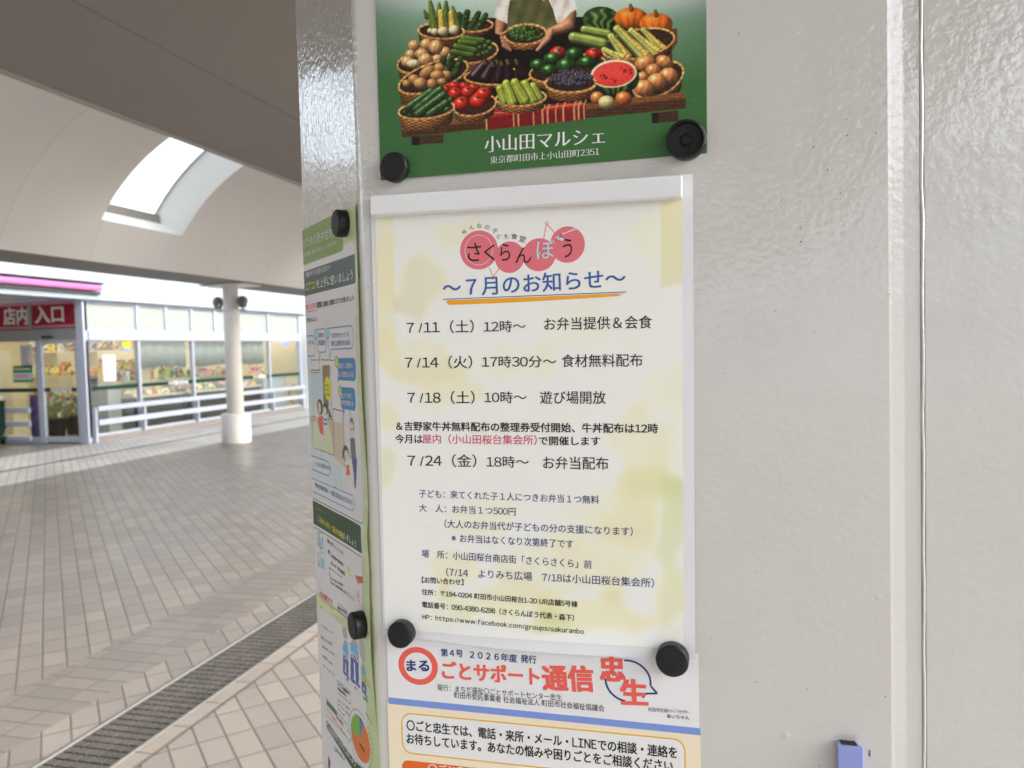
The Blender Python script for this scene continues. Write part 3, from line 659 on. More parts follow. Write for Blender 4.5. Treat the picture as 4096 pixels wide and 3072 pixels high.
# eggplants, peppers
def egg(x0, y0, x1, y1, r): return [CA(x0, y0, x1, y1, r*.7, r*1.25, (.125, .055, .07), spec=.42, dark=.25), CA(x0-8, y0-22, x0+4, y0+18, 9, 22, (.36, .30, .14), noise=.15, spec=0)]
its = []
for e_ in ((1390, 690, 1270, 850, 52), (1740, 690, 1810, 830, 62), (1520, 690, 1560, 860, 50), (1470, 710, 1390, 870, 56), (1640, 690, 1650, 870, 58), (1565, 700, 1535, 880, 44)): its += egg(*e_)
cv.basket(*A(1530, 850), 196, 48, 30, -.02, its, col=(.46, .29, .14))
def pep(x, y, rx, ry, c=(.13, .29, .09)): return EB(x, y, rx, ry, c, spec=.4, dark=.22, tex=lambda u, v, nz, c_: c_*(.72+.4*np.abs(np.cos(u*3.3+.4)))[..., None])
cv.basket(1285, 405, 222, 74, 52, -.16, [pep(370, 590, 92, 76, (.72, .11, .07)), EB(375, 545, 18, 30, (.25, .35, .14)), pep(765, 600, 96, 70, (.72, .13, .07)), EB(765, 558, 30, 14, (.2, .3, .1)), pep(550, 600, 96, 74), pep(690, 690, 106, 68), pep(310, 650, 102, 68), pep(150, 720, 92, 66), pep(460, 725, 110, 82), pep(270, 780, 96, 66)], col=(.52, .33, .16))
# big onions right
def bon(x, y, rx, ry, rot=0): return EB(x, y, rx, ry, (.76, .47, .25), rot=rot, spec=.3, noise=.04, tex=lambda u, v, nz, c_: c_*(1+.12*np.sin(u*10+np.sin(v*3)))[..., None])
cv.basket(1818, 470, 148, 96, 72, -.33, [bon(1330, 700, 118, 84, -.3), bon(1545, 685, 100, 70, .5), bon(1420, 775, 86, 70), bon(1300, 850, 64, 56), bon(1590, 835, 104, 88), bon(1460, 900, 108, 92), bon(1315, 975, 116, 92)], col=(.50, .31, .15))
# halved water melon
cv.ell(1570, 462, 138, 100, (.08, .17, .06), tex=melon, spec=.08)
cv.ell(1557, 436, 136, 82, (.80, .74, .58), rot=-.12, spec=0, dark=.9); cv.ell(1557, 438, 124, 72, (.80, .20, .18), rot=-.12, spec=0, dark=.88, noise=.07)
for _ in range(34):
    c0 = ((1500, 455), (1615, 412), (1640, 420), (1560, 482))[int(RNG.integers(4))]; cv.ell(c0[0]+RNG.normal()*13, c0[1]+RNG.normal()*8, 3.2, 4.6, (.10, .05, .05), rot=RNG.uniform(-1, 1))
# table and cloth
cv.poly([(312, 735), (1970, 545), (1980, 576), (1982, 638), (310, 812), (306, 770)], (.36, .21, .11), .1, fn=lambda X, Y, c: c*(.75+.35*np.clip((620+(1640-X)*.117-Y)/12, -.5, 1)+.1*np.sin(Y/3.1+X/160))[..., None])
for P_ in ([(365, 808), (553, 792), (553, 845), (367, 858)], [(1780, 668), (1938, 650), (1938, 715), (1780, 728)]):
    cv.poly(P_, (.20, .12, .07), .12); cv.poly([P_[0], ((P_[0][0]*.75+P_[1][0]*.25), P_[0][1]-2), (P_[0][0]*.75+P_[1][0]*.25, P_[3][1]), P_[3]], (.07, .05, .04))
cv.poly([(835, 648), (1372, 600), (1392, 622), (1388, 706), (812, 770), (806, 692)], (.52, .085, .10), .08, fn=lambda X, Y, c: c*(1.05-.35*(Y > 792-X*.118))[..., None])
for x in (806, 966, 994, 1083, 1136, 1166, 1214, 1258, 1322, 1348, 1380):
    cv.line([(x+14, 692-(x-806)*.118-34), (x, 694-(x-806)*.118), (x+3, 768-(x-806)*.11)], 7 if x in (966, 1083, 1214, 1380) else 10, (.62, .48, .31))
cv.line([(840, 672), (1376, 612)], 5, (.62, .48, .31))
# front row
its = []
for _ in range(120):
    a, r = RNG.uniform(0, 6.28), math.sqrt(RNG.uniform(0, 1)); its.append((484-22+46*r*math.sin(a)+0, 1305+126*r*math.cos(a)))
its = [(lambda x=x, y=y: cv.ell(x, y, 12, 11, (.19, .17, .22), spec=.25, dark=.3)) for y, x in sorted(its)]
cv.basket(1303, 492, 148, 54, 62, -.02, its, col=(.53, .33, .16), rim=11)
def tom(x, y, rx, ry): return [EA(x, y, rx, ry, (.78, .12, .07), spec=.45, dark=.3), EA(x+4, y-ry*.52, rx*.3, ry*.13, (.12, .20, .08)), CA(x-rx*.3, y-ry*.6, x+rx*.34, y-ry*.42, 5, 5, (.13, .22, .08)), CA(x+rx*.05, y-ry*.85, x, y-ry*.4, 5, 6, (.13, .22, .08))]
its = []
for t_ in ((960, 985, 60, 46), (1050, 950, 66, 48), (1165, 950, 60, 40), (1265, 970, 60, 44), (1060, 1035, 74, 66), (1200, 1020, 76, 66), (1375, 1045, 88, 76), (1130, 1150, 86, 78), (1310, 1125, 94, 82)): its += tom(*t_)
cv.basket(*A(1275, 1165), 124, 62, 48, -.14, its, col=(.50, .29, .14))
def zuc(x0, y0, x1, y1, r): return CA(x0, y0, x1, y1, r*.8, r, (.56, .62, .18), stripe=9, scol=(.70, .73, .32), spec=.15, noise=.05)
cv.basket(*A(1785, 1085), 146, 48, 52, -.05, [zuc(1920, 960, 1975, 1090, 60), zuc(1830, 930, 1920, 1110, 56), zuc(1550, 985, 1600, 1120, 52), zuc(1625, 930, 1690, 1130, 58), zuc(1720, 920, 1820, 1110, 64)], col=(.58, .38, .19))
def cuk(x0, y0, x1, y1, r): return CA(x0, y0, x1, y1, r, r*.95, (.12, .22, .09), stripe=7, scol=(.17, .28, .11), spec=.22, rough=.10)
cv.basket(*A(740, 1215), 163, 52, 76, -.10, [EA(500, 1250, 34, 34, DKG), EA(560, 1280, 40, 26, DKG), EA(1000, 1110, 34, 40, G2), EA(950, 1070, 44, 44, G2), EA(970, 1210, 44, 34, G2), cuk(540, 1190, 790, 1010, 40), cuk(620, 1215, 900, 985, 42), cuk(640, 1270, 930, 1050, 46), cuk(770, 1270, 960, 1140, 44)], col=(.60, .38, .19))
cv.ell(1460, 578, 41, 38, (.72, .42, .20), spec=.35); cv.ell(1615, 583, 50, 43, (.70, .36, .16), spec=.35); cv.ell(1515, 605, 49, 41, (.74, .68, .42), spec=.35)

M_PRINT = vmat('glossy_print', .32, .4)
mk = thing('market_poster', 'green poster with baskets of vegetables on a stall, above the notice sleeve', 'poster', (.118, 0, 1.57))
xs, ys = cv.x, cv.y
cols = np.clip(lin(np.clip(.02+cv.a*1.02, 0, 1))*1.55, 0, .86)
def r4q(U, V): return R4W(U, V)
# the sheet is trimmed along its printed edges
def trim(U, V):
    a, b = (U-136)/1982, (V-YT)/(1080-YT)
    xl = 143+40*b*1.0; xr = 2101+6*b; yb_ = 1066-(a)*161
    return R4W(xl+(xr-xl)*a, YT+(yb_-YT)*b)
# sample colours at the trimmed positions so that the picture keeps its place
Ug, Vg = np.meshgrid(xs, ys); a_, b_ = (Ug-136)/1982, (Vg-YT)/(1080-YT)
Xs = 143+40*b_+(2101+6*b_-143-40*b_)*a_; Ys = YT+(1066-a_*161-YT)*b_
ix = np.clip((Xs-136)/1982*(len(xs)-1), 0, len(xs)-1.001); iy = np.clip((Ys-YT)/(1080-YT)*(len(ys)-1), 0, len(ys)-1.001)
i0, j0 = ix.astype(int), iy.astype(int); fx, fy = (ix-i0)[..., None], (iy-j0)[..., None]
cols = cols[j0, i0]*(1-fx)*(1-fy)+cols[j0, i0+1]*fx*(1-fy)+cols[j0+1, i0]*(1-fx)*fy+cols[j0+1, i0+1]*fx*fy
grid_obj('printed_sheet', MARKET, xs, ys, M_PRINT, mk, 0, trim, cols)
obj('upper_sheet', (MARKET.P([float(trim(136, YT)[0]), float(trim(2118, YT)[0]), 229.6, 7.6], [float(trim(136, YT)[1]), float(trim(2118, YT)[1]), 1866, 1866], 0).tolist(), [[0, 1, 2, 3]]), mat('pale_green_print', rgb(160, 172, 163), .32), mk)
lettering('lettering', MARKET_TEXT, MARKET, mk, .15)

# --- heat stroke poster on the chamfer
hv = Canvas(-212, 1580, 4, 1060, 241, 1156)
RA = hom([(0, 0), (1106, 0), (1106, 1659), (0, 1659)], [(-177.8, 1597.4), (57.9, 1553.8), (49.1, 1457.9), (-198.0, 1463.7)])
RB = hom([(0, 0), (1106, 0), (1106, 1659), (0, 1659)], [(-179.0, 1476.8), (50.0, 1467.7), (41.2, 1372.9), (-198.3, 1345.1)])
RC = hom([(0, 0), (1106, 0), (1106, 1659), (0, 1659)], [(-162.4, 1364.9), (42.3, 1384.8), (34.2, 1296.7), (-179.0, 1245.9)])
RD = hom([(0, 0), (688, 0), (688, 1659), (0, 1659)], [(-162.1, 1252.2), (34.4, 1298.4), (21.5, 1158.1), (-187.7, 1063.3)])
hv.x = np.linspace(-212, 4, 241); hv.y = np.linspace(1060, 1580, 1156); hv.px = .45
def HP(R, pts, col, noise=0): hv.poly([tuple(float(q) for q in R(*p)) for p in pts], col, noise)
def HR(u0, u1, z0, z1, r, col): hv.poly(rrect(u0, u1, z0, z1, r), col, 0)
def HL(R, pts, w_, col): hv.line([tuple(float(q) for q in R(*p)) for p in pts], w_, col)
WH = (.83, .835, .82); LG = (.70, .75, .58); BLU = (.20, .47, .66); SKY = (.68, .76, .82); LINE = (.25, .25, .27); DG = (.16, .29, .24); HSK = (.88, .74, .66)
hv.a[:] = LG
hv.a *= (1+.06*hv.big[..., None])
HR(-230, -9.5, 1317, 1530, 4, WH)                         # white page of the poster
HR(-230, -36, 1526.5, 1575, 4, (.42, .54, .24)); hv.poly([(-230, 1556.5), (-4, 1556.5), (-4, 1600), (-230, 1600)], (.42, .54, .24), 0)
HR(-230, -38, 1527, 1556, 4, (.42, .54, .24))
HR(-230, -9.5, 1500, 1521, 2, (.19, .33, .29))
HR(-105.5, -95, 1487, 1492.6, .5, (.66, .78, .85)); hv.line([(-136, 1486.2), (-107, 1486.2)], .8, (.75, .25, .25))
# room picture
hv.poly([(-230, 1432), (-58, 1442), (-58, 1345), (-230, 1345)], (.74, .79, .83), 0)
HP(RB, [(195, 540), (420, 470), (440, 1105), (215, 1060)], SKY); HP(RB, [(190, 1060), (450, 1105), (465, 1520), (225, 1430)], (.72, .66, .60))
HP(RB, [(225, 1130), (410, 1165), (465, 1515), (225, 1430)], (.75, .80, .64)); HP(RB, [(330, 470), (420, 465), (400, 960), (375, 950), (345, 900)], (.48, .38, .28))
for k in range(14): HL(RB, [(332+k*2, 480+k*30), (418, 478+k*33)], .35, (.62, .54, .44))
HP(RB, [(420, 410), (530, 400), (535, 1000), (430, 980)], (.86, .86, .78)); HP(RB, [(450, 975), (575, 1000), (585, 1659), (462, 1530)], (.74, .69, .62))
HP(RB, [(455, 985), (570, 1005), (555, 1140), (460, 1125)], (.86, .86, .82)); HP(RB, [(575, 1000), (660, 990), (660, 1400), (580, 1400)], (.80, .80, .79)); HL(RB, [(450, 975), (572, 1005), (585, 1659)], .9, (.42, .30, .24)); HL(RB, [(450, 975), (465, 1525)], .7, LINE)
HL(RB, [(658, 990), (655, 1400)], .5, LINE); HL(RB, [(225, 1430), (465, 1515)], .6, (.45, .38, .33)); HL(RB, [(215, 1060), (450, 1105)], .6, (.45, .38, .33))
HP(RB, [(190, 415), (297, 410), (297, 555), (195, 560)], (.84, .85, .86)); HL(RB, [(190, 410), (297, 405), (297, 555), (192, 555)], .6, LINE); HL(RB, [(192, 528), (297, 526)], .9, LINE)
for k in range(4): HL(RB, [(210+k*20, 570), (215+k*22, 620), (230+k*22, 660)], .5, (.5, .65, .8))
HL(RB, [(313, 405), (470, 410)], .7, LINE); HL(RB, [(430, 480), (440, 1105)], .6, LINE)
def HE(R, x, y, rx, ry, col):
    u, z = R(x, y); u1, _ = R(x+rx, y); _, z1 = R(x, y+ry); hv.poly(disc(float(u), float(z), abs(float(u1-u)), abs(float(z1-z)), n=24), col, 0)
HP(RB, [(400, 960), (440, 1080), (405, 1080), (395, 1000)], (.16, .34, .24))
# mother with fan, boy, grandfather, girl
HE(RB, 262, 1010, 24, 70, (.80, .86, .78)); HP(RB, [(300, 1060), (335, 1060), (345, 1290), (300, 1250), (275, 1120)], (.78, .36, .36)); HE(RB, 302, 955, 34, 92, (.22, .2, .2)); HE(RB, 296, 965, 16, 70, HSK)
HP(RB, [(285, 1265), (350, 1285), (345, 1340), (300, 1375), (275, 1330)], (.86, .85, .82)); HL(RB, [(275, 1110), (250, 1140), (265, 1090)], 1.1, HSK)
HE(RB, 365, 975, 28, 72, (.2, .18, .18)); HE(RB, 358, 1000, 20, 50, HSK); HP(RB, [(345, 1060), (380, 1060), (382, 1170), (350, 1165)], (.85, .86, .88)); HL(RB, [(350, 1100), (380, 1105)], 2.0, (.25, .4, .62)); HL(RB, [(350, 1150), (380, 1155)], 2.0, (.25, .4, .62)); HP(RB, [(352, 1170), (382, 1172), (380, 1230), (355, 1225)], (.86, .85, .84)); HL(RB, [(362, 1230), (375, 1320)], 1.2, HSK)
HE(RB, 682, 1185, 28, 112, (.42, .42, .43)); HE(RB, 680, 1225, 25, 95, HSK); HP(RB, [(655, 1320), (710, 1310), (725, 1560), (665, 1570)], (.40, .40, .43)); HP(RB, [(668, 1565), (727, 1560), (722, 1659), (680, 1659)], (.27, .31, .52)); HL(RB, [(658, 1212), (704, 1212)], .6, LINE); HL(RB, [(670, 1275), (690, 1280)], .8, WH); HL(RB, [(660, 1390), (650, 1560)], 1.2, (.45, .45, .47))
HP(RC, [(622, 125), (690, 120), (678, 300), (668, 490), (648, 490), (640, 300)], (.27, .31, .52)); HE(RC, 655, 520, 14, 18, (.82, .80, .62))
HE(RB, 600, 1490, 36, 90, (.3, .27, .27)); HE(RB, 607, 1520, 26, 62, HSK); HE(RB, 566, 1510, 9, 50, (.3, .27, .27)); HP(RB, [(592, 1585), (628, 1580), (636, 1659), (600, 1659)], (.86, .84, .84)); HP(RC, [(545, 195), (580, 195), (592, 325), (543, 328)], (.84, .42, .22)); HL(RC, [(552, 330), (548, 430)], 1.1, HSK); HL(RC, [(575, 330), (592, 405)], 1.1, HSK); HL(RC, [(500, 150), (540, 180)], 1.1, HSK)
# speech bubbles
def bubble(u0, u1, z0, z1, r, fill, edge, t_=.9, tail=None):
    if tail: hv.poly(tail, edge, 0)
    hv.poly(rrect(u0, u1, z0, z1, r), edge, 0); hv.poly(rrect(u0+t_, u1-t_, z0+t_, z1-t_, max(r-t_, .5)), fill, 0)
    if tail:
        c = np.mean(tail, 0); hv.poly([tuple(c+(np.array(p)-c)*.72+(0, .9)) for p in tail], fill, 0)
bubble(-81, -17.5, 1453, 1470.5, 6, WH, BLU, .9, [(-80, 1456), (-72, 1453.4), (-78, 1445.5)]); bubble(-112, -84.5, 1451, 1470.8, 6, WH, BLU, .9, [(-106, 1453), (-101, 1452), (-106, 1444)]); bubble(-230, -117, 1448, 1466, 6, WH, BLU, .9, [(-131, 1450), (-127, 1450), (-128, 1441)])
bubble(-58, -14, 1429.5, 1446.5, 5, BLU, BLU, .5, [(-58, 1435), (-52, 1430), (-60, 1428)]); bubble(-55, -17.5, 1407.5, 1424.5, 5, BLU, BLU, .5, [(-52, 1411), (-46, 1407), (-48, 1402)])
for u, z, c in ((-80.5, 1466, (.55, .75, .88)), (-113, 1466.5, (.55, .75, .88)), (-60, 1443.5, (.66, .74, .32)), (-55, 1421, (.66, .74, .32))): hv.poly(disc(u, z, 5.0, 4.6), BLU, 0); hv.poly(disc(u, z, 4.2, 3.9), c, 0)
for q in range(9):
    a = q/9*6.28; hv.poly(disc(-86.5+6.4*math.cos(a), 1422+7*math.sin(a), 3.2, 3.0), (.93, .82, .22), 0)
hv.poly(disc(-86.5, 1422, 6.8, 7.6), (.93, .82, .22), 0); hv.poly([(-88, 1415), (-84, 1415), (-86, 1411)], (.93, .82, .22), 0)
bubble(-230, -88, 1350, 1362.5, 6, WH, BLU, .8, [(-112, 1361.5), (-107, 1361.5), (-110, 1370)]); bubble(-230, -32, 1330.5, 1343, 6, WH, BLU, .8, [(-80, 1342), (-73, 1342), (-75, 1350)])
for st in rrect_ring(-230, -10.6, 1324.5, 1480, 6, .7): 
    if max(p[1] for p in st) < 1478: hv.poly(st, (.30, .34, .33), 0)
# water and salt section
HR(-230, -15, 1240, 1322, 5, WH); HR(-230, -16, 1302.5, 1323, 4, (.15, .28, .18)); hv.poly([(-230, 1302.5), (-16, 1302.5), (-16, 1310), (-230, 1310)], (.15, .28, .18), 0)
for (x0, x1, y0, y1) in ((197, 240, 1060, 1285), (170, 190, 1060, 1240), (212, 255, 1318, 1540), (175, 200, 1330, 1520)):
    HP(RC, [(x0, y0), (x1, y0+30), (x1+3, y1), (x0+8, y1-10)], (.80, .86, .9)); HP(RC, [(x0+2, y0+85), (x1+1, y0+100), (x1+3, y1), (x0+8, y1-10)], (.55, .72, .86)); HL(RC, [(x0, y0), (x0+8, y1-10), (x1+3, y1), (x1, y0+30), (x0, y0)], .5, LINE)
HE(RC, 315, 1185, 11, 30, (.2, .2, .2)); HE(RC, 326, 1325, 11, 30, (.2, .2, .2)); HL(RC, [(328, 1530), (500, 1659)], .5, LINE); HL(RC, [(328, 1530), (335, 1640)], .5, LINE)
HP(RC, [(575, 1500), (600, 1545), (630, 1640), (655, 1640), (640, 1659), (610, 1640), (580, 1580)], (.90, .80, .25)); HE(RC, 612, 1590, 12, 26, (.9, .9, .85)); HP(RD, [(402, 0), (430, 5), (475, 20), (478, 65), (430, 70)], (.78, .38, .22)); HL(RD, [(430, 30), (480, 60)], .8, (.4, .25, .15)); HL(RD, [(432, 15), (472, 18)], .8, (.4, .25, .15)); HE(RD, 434, 180, 19, 42, (.75, .5, .55)); HE(RD, 434, 180, 15, 34, (.90, .82, .82)); HE(RD, 432, 175, 8, 18, (.75, .5, .55))
HL(RD, [(180, 0), (182, 60), (395, 220), (390, 100)], .4, LINE)
# body water section
for st in rrect_ring(-230, -15.6, 1241, 1300, 4, .6):
    if max(p[0] for p in st) > -40: hv.poly(st, (.25, .3, .28), 0)
hv.poly([(-230, 1238), (-9, 1238), (-9, 1060), (-230, 1060)], LG, 0); HR(-230, -22, 1060, 1232, 6, (.84, .85, .83)); hv.poly([(-230, 1241), (-60, 1241), (-110, 1232), (-230, 1228)], (.74, .79, .60), 0)
HL(RD, [(95, 195), (212, 300)], .7, (.75, .25, .25)); HL(RD, [(242, 238), (330, 310), (330, 368), (243, 300), (242, 238)], .45, LINE); HL(RD, [(245, 902), (354, 1010), (355, 1110), (248, 1010), (245, 902)], .45, LINE)
GY, WB, DB = (.62, .62, .61), (.38, .62, .82), (.17, .30, .58)
for hx, hy, hr, hh, y1, y2, y3, wd in ((307, 500, 22, 48, 590, 690, 860, 25), (383, 440, 30, 95, 580, 690, 930, 40), (468, 640, 31, 100, 780, 900, 1020, 24)):
    HE(RD, hx, hy, hr, hh, GY); cx = hx+4
    HP(RD, [(cx-wd*.5, y1-40), (cx+wd*.9, y1-10), (cx+wd, y2), (cx-wd*.8, y2-20)], GY); HP(RD, [(cx-wd*.9, y1), (cx+wd, y1+25), (cx+wd*1.1, y2+20), (cx-wd*.8, y2)], WB)
    HP(RD, [(cx-wd*.8, y2-10), (cx+wd, y2+10), (cx+wd, y3), (cx+wd*.3, y3-10), (cx+wd*.2, y2+60), (cx-wd*.1, y2+60), (cx-wd*.1, y3-35), (cx-wd*.8, y3-50)], DB)
    HP(RD, [(cx-wd*.8, y3-50), (cx+wd*.2, y3-20), (cx+wd*.1, y3+10), (cx-wd*.8, y3-25)], DB); HP(RD, [(cx+wd*.3, y3-20), (cx+wd*1.3, y3+25), (cx+wd*1.2, y3+45), (cx+wd*.2, y3+5)], DB)
for col_, y in ((BLU, 1085), ((.85, .4, .2), 1120), ((.45, .62, .25), 1160)): HP(RD, [(250, y-15), (256, y-10), (256, y+8), (250, y+3)], col_)
# pie chart and check list band
uc, zc = -38.5, 1154.; ru, rz = 21., 17.
def pie(a0, a1, col): hv.poly([(uc, zc)]+[(uc+ru*math.sin(math.radians(a0+(a1-a0)*k/30)), zc+rz*math.cos(math.radians(a0+(a1-a0)*k/30))) for k in range(31)], col, 0)
pie(0, 22, BLU); pie(22, 262, (.80, .42, .16)); pie(262, 360, (.45, .62, .25))
for k in range(0, 72, 2):
    a = [math.radians(k*5), math.radians(k*5+6)]; hv.line([(uc+(ru+4)*math.sin(q), zc+(rz+4)*math.cos(q)) for q in a], .8, (.2, .2, .2))
HP(RD, [(148, 1070), (240, 1170), (240, 1215), (150, 1110)], (.25, .38, .25)); HL(RD, [(140, 1050), (330, 1285), (332, 1340), (350, 1345), (372, 1410), (338, 1440), (335, 1400), (150, 1200)], .6, (.35, .42, .35))
HP(RD, [(148, 1245), (400, 1600), (460, 1659), (400, 1700), (150, 1310)], (.12, .24, .16)); HL(RD, [(218, 1478), (232, 1490), (232, 1520), (218, 1505), (218, 1478)], .4, LINE); HP(RD, [(163, 1550), (185, 1600), (180, 1659), (165, 1659)], (.40, .22, .18))
heat = thing('heat_poster', 'tall green and white heat safety poster on the angled side of the pillar', 'poster', (-.06, .03, 1.3))
us = hv.x; zs = hv.y
cols = np.clip(lin(np.clip(hv.a, 0, 1))*1.5, 0, .86)
def hq(U, Z):
    t = (U+212)/216; right = -3.9+(1557-np.minimum(Z, 1557))*.012; return -212+(right+212)*t, np.minimum(Z, 1556.4+0*Z)
Uh, _ = hq(*np.meshgrid(us, zs)); ix = np.clip((Uh+212)/216*240, 0, 239.999); i0 = ix.astype(int); f = (ix-i0)[..., None]; jj = np.arange(len(zs))[:, None]
jk = zs <= 1556.4
grid_obj('printed_sheet', HEAT, us, zs[jk], M_PRINT, heat, 0, hq, (cols[jj, i0]*(1-f)+cols[jj, i0+1]*f)[jk])
lettering('lettering', HEAT_TEXT, HEAT, heat, .18)

# --- newsletter at the bottom
news = thing('newsletter_sheet', 'newsletter with red title lettering and a blue band, below the notice sleeve', 'newsletter', (.109, 0, 1.18))
M_PAPER = mat('white_paper', (.80, .80, .80), .55, .3, var=.015, scale=40)
grid_obj('sheet', NEWS, np.linspace(0, 1, 30), np.linspace(0, 1, 40), M_PAPER, news, 0, lambda U, Z: (.4-1.6*(1-Z)*1.0+U*(218.1+1.2*(1-Z)), 953+Z*296.6))
P_ = [('peach', [(-.9, 1198), (218.9, 1196.5), (219.9, 960), (-1.2, 960)]), ('band', [(.3, 1201.6), (218.9, 1199.9), (218.9, 1195.2), (.2, 1196.9)]),
      ('gold', rrect(9.4, 209.2, 1161.5, 1191.6, 8)), ('paper', rrect(10.4, 208.2, 1162.5, 1190.6, 7)), ('orange', rrect(9, 114.2, 1080, 1156.6, 5))]
P_ += [('black', disc(115.9, 1159.4, 3.3, 3.0)), ('gold', disc(130.3, 1160.4, 3.3, 3.0))]
flat('printed_panels', NEWS, P_, news, .05, .015)
P_ = [('red', q) for q in ring(23.8, 1226.4, (15, 13.7), (10.6, 9.7))]
P_ += [('navy', q) for q in ring(172.5, 1227.5, (15.5, 14.5), (14.2, 13.2), -8, 98)]+[('navy', q) for q in ring(172.5, 1227.5, (15.5, 14.5), (14.2, 13.2), 178, 262)]
P_ += [('navy', q) for q in stroke([(187.4, 1225.4), (191.6, 1220.7), (184.2, 1220.0), (182, 1217)], 1.3)]
flat('speech_bubble', NEWS, P_[48:], news, .05, .0008); flat('red_ring', NEWS, P_[:48], news, .05, .0008)
lettering('lettering', NEWS_TEXT, NEWS, news, .2)

# --- the notice in its clear sleeve
slv = thing('notice_sleeve', 'clear plastic sleeve holding the cherry logo notice with dates', 'notice', (.108, 0, 1.40))
M_SLV = mat('milky_plastic', (.76, .765, .775), .25, .5, var=.02, scale=8)
grid_obj('sleeve', SLEEVE, np.linspace(0, 1, 50), np.linspace(0, 1, 70), M_SLV, slv, 0, lambda U, Z: ((1-Z)*(-2.1)+Z*(.2)+U*(218.6+1.5*Z), (1-U)*(1247.8+Z*310.3)+U*(1245.4+Z*311.6)-np.sin(U*math.pi)*2.0*(1-Z)))
pg = Canvas(3.6, 1252, 213.4, 1557, 150, 218)
pg.a[:] = (.872, .863, .832)
def blot(x, y, rx, ry, col, k=.8):
    q = pg.win(x-1.6*rx, y-1.6*ry, x+1.6*rx, y+1.6*ry)
    if q is None: return
    sl_, X, Y = q; d = np.sqrt(((X-x)/rx)**2+((Y-y)/ry)**2)+.9*pg.big[sl_]
    m = np.clip((1.12-d)/.62, 0, 1); m = m*m*(3-2*m); pg.put(sl_, m*k*.72, np.array(col)*(1+.05*pg.big[sl_])[..., None])
YG, PE, GR, CR, LG2 = (.82, .80, .58), (.90, .82, .66), (.76, .79, .60), (.875, .84, .72), (.70, .76, .48)
for b in ((9, 1505, 13, 30, PE), (9, 1450, 12, 22, YG), (40, 1497, 30, 24, (.80, .80, .66)), (60, 1528, 24, 14, CR), (28, 1440, 34, 18, CR), (50, 1424, 32, 14, YG, .5), (95, 1440, 40, 12, CR, .5), (200, 1520, 22, 26, CR, .6), (150, 1470, 34, 30, CR, .4),
          (8, 1405, 10, 18, PE), (6, 1370, 9, 22, GR, .6), (188, 1380, 26, 34, CR), (185, 1345, 30, 36, YG, .75), (160, 1318, 40, 26, CR), (205, 1330, 14, 40, LG2, .5), (130, 1300, 60, 24, CR, .7), (90, 1275, 42, 18, YG, .6), (150, 1272, 40, 16, YG, .6), (80, 1332, 30, 20, CR, .6),
          (50, 1268, 26, 12, GR, .4), (120, 1262, 20, 8, LG2, .45), (60, 1300, 30, 16, YG, .45), (205, 1290, 12, 24, YG, .6), (200, 1420, 16, 24, CR, .6), (100, 1395, 40, 12, CR, .35)): blot(*b)
q = pg.win(203, 1486, 214, 1560); pg.put(q[0], np.clip((q[2]-1486+6*pg.big[q[0]])/3, 0, 1)*.6, np.array([.80, .79, .60])); q = pg.win(203, 1262, 214, 1400); pg.put(q[0], .16+0*q[1], np.array([.74, .79, .64]))
q = pg.win(3, 1460, 13.5, 1545); pg.put(q[0], .35+.5*pg.big[q[0]], np.array([.90, .81, .62]))
M_PAGE = vmat('notice_paper', .45, .35)
grid_obj('paper', SLEEVE, pg.x, pg.y, M_PAGE, slv, .25, lambda U, Z: (U+(1555-Z)*-.0135, Z), np.clip(lin(np.clip(pg.a, 0, 1))*1.24, 0, .86))
lettering('lettering', NOTICE_TEXT, SLEEVE, slv, .40)
# cherry logo
P_ = [('rose', disc(78.3, 1517.3, 13.4, 13.1)), ('rose', disc(99.6, 1511.3, 10.3, 10.5)), ('rose', disc(119.8, 1511.8, 11.3, 10.9)), ('rose', disc(139.0, 1517.4, 11.6, 11.9))]
P_ += [('paper', q) for q in ring(78.1, 1517.3, (9.9, 10.2), (9.6, 9.9))]
for pts in ([(85.2, 1505.2), (87.6, 1498.6), (92.3, 1504.3)], [(123.2, 1522.3), (125.4, 1531.9), (130.9, 1525.5)]): P_ += [('rose', q) for q in stroke(pts, .5)]
P_ += [('rose', q) for c in ((87.6, 1498.0), (125.4, 1532.6)) for q in ring(*c, 1.0, .6, n=14)]
P_ += [('paper', q) for pts in ([(130.6, 1522.2), (145.5, 1528.1)], [(135.8, 1524.6), (150.6, 1528.4)]) for q in stroke(pts, .4)]
P_ += [('pale', disc(133.3, 1521.8, 1.0, 1.0)), ('pale', disc(135.4, 1521.1, 1.1, 1.1))]+[('black', q) for q in stroke([(133.3, 1522.5), (135.2, 1524.6), (135.4, 1522)], .35)]
P_ += [('blue', q) for q in stroke([(51.5, 1485.2), (177, 1484.7)], .55)]
am = [(54.4, 1484.4), (70, 1484.3), (173.5, 1483.9), (176.2, 1483.6), (171, 1483.0), (174, 1482.4), (160, 1482.0), (120, 1481.2), (90, 1481.0), (70, 1481.2), (56, 1481.2), (60, 1482.2), (54, 1483.0), (57, 1483.6)]
P_ += [('amber', am)]
flat('cherry_logo', SLEEVE, P_, slv, .30, .0012)
lettering('logo_lettering', LOGO_TEXT, SLEEVE, slv, .48)

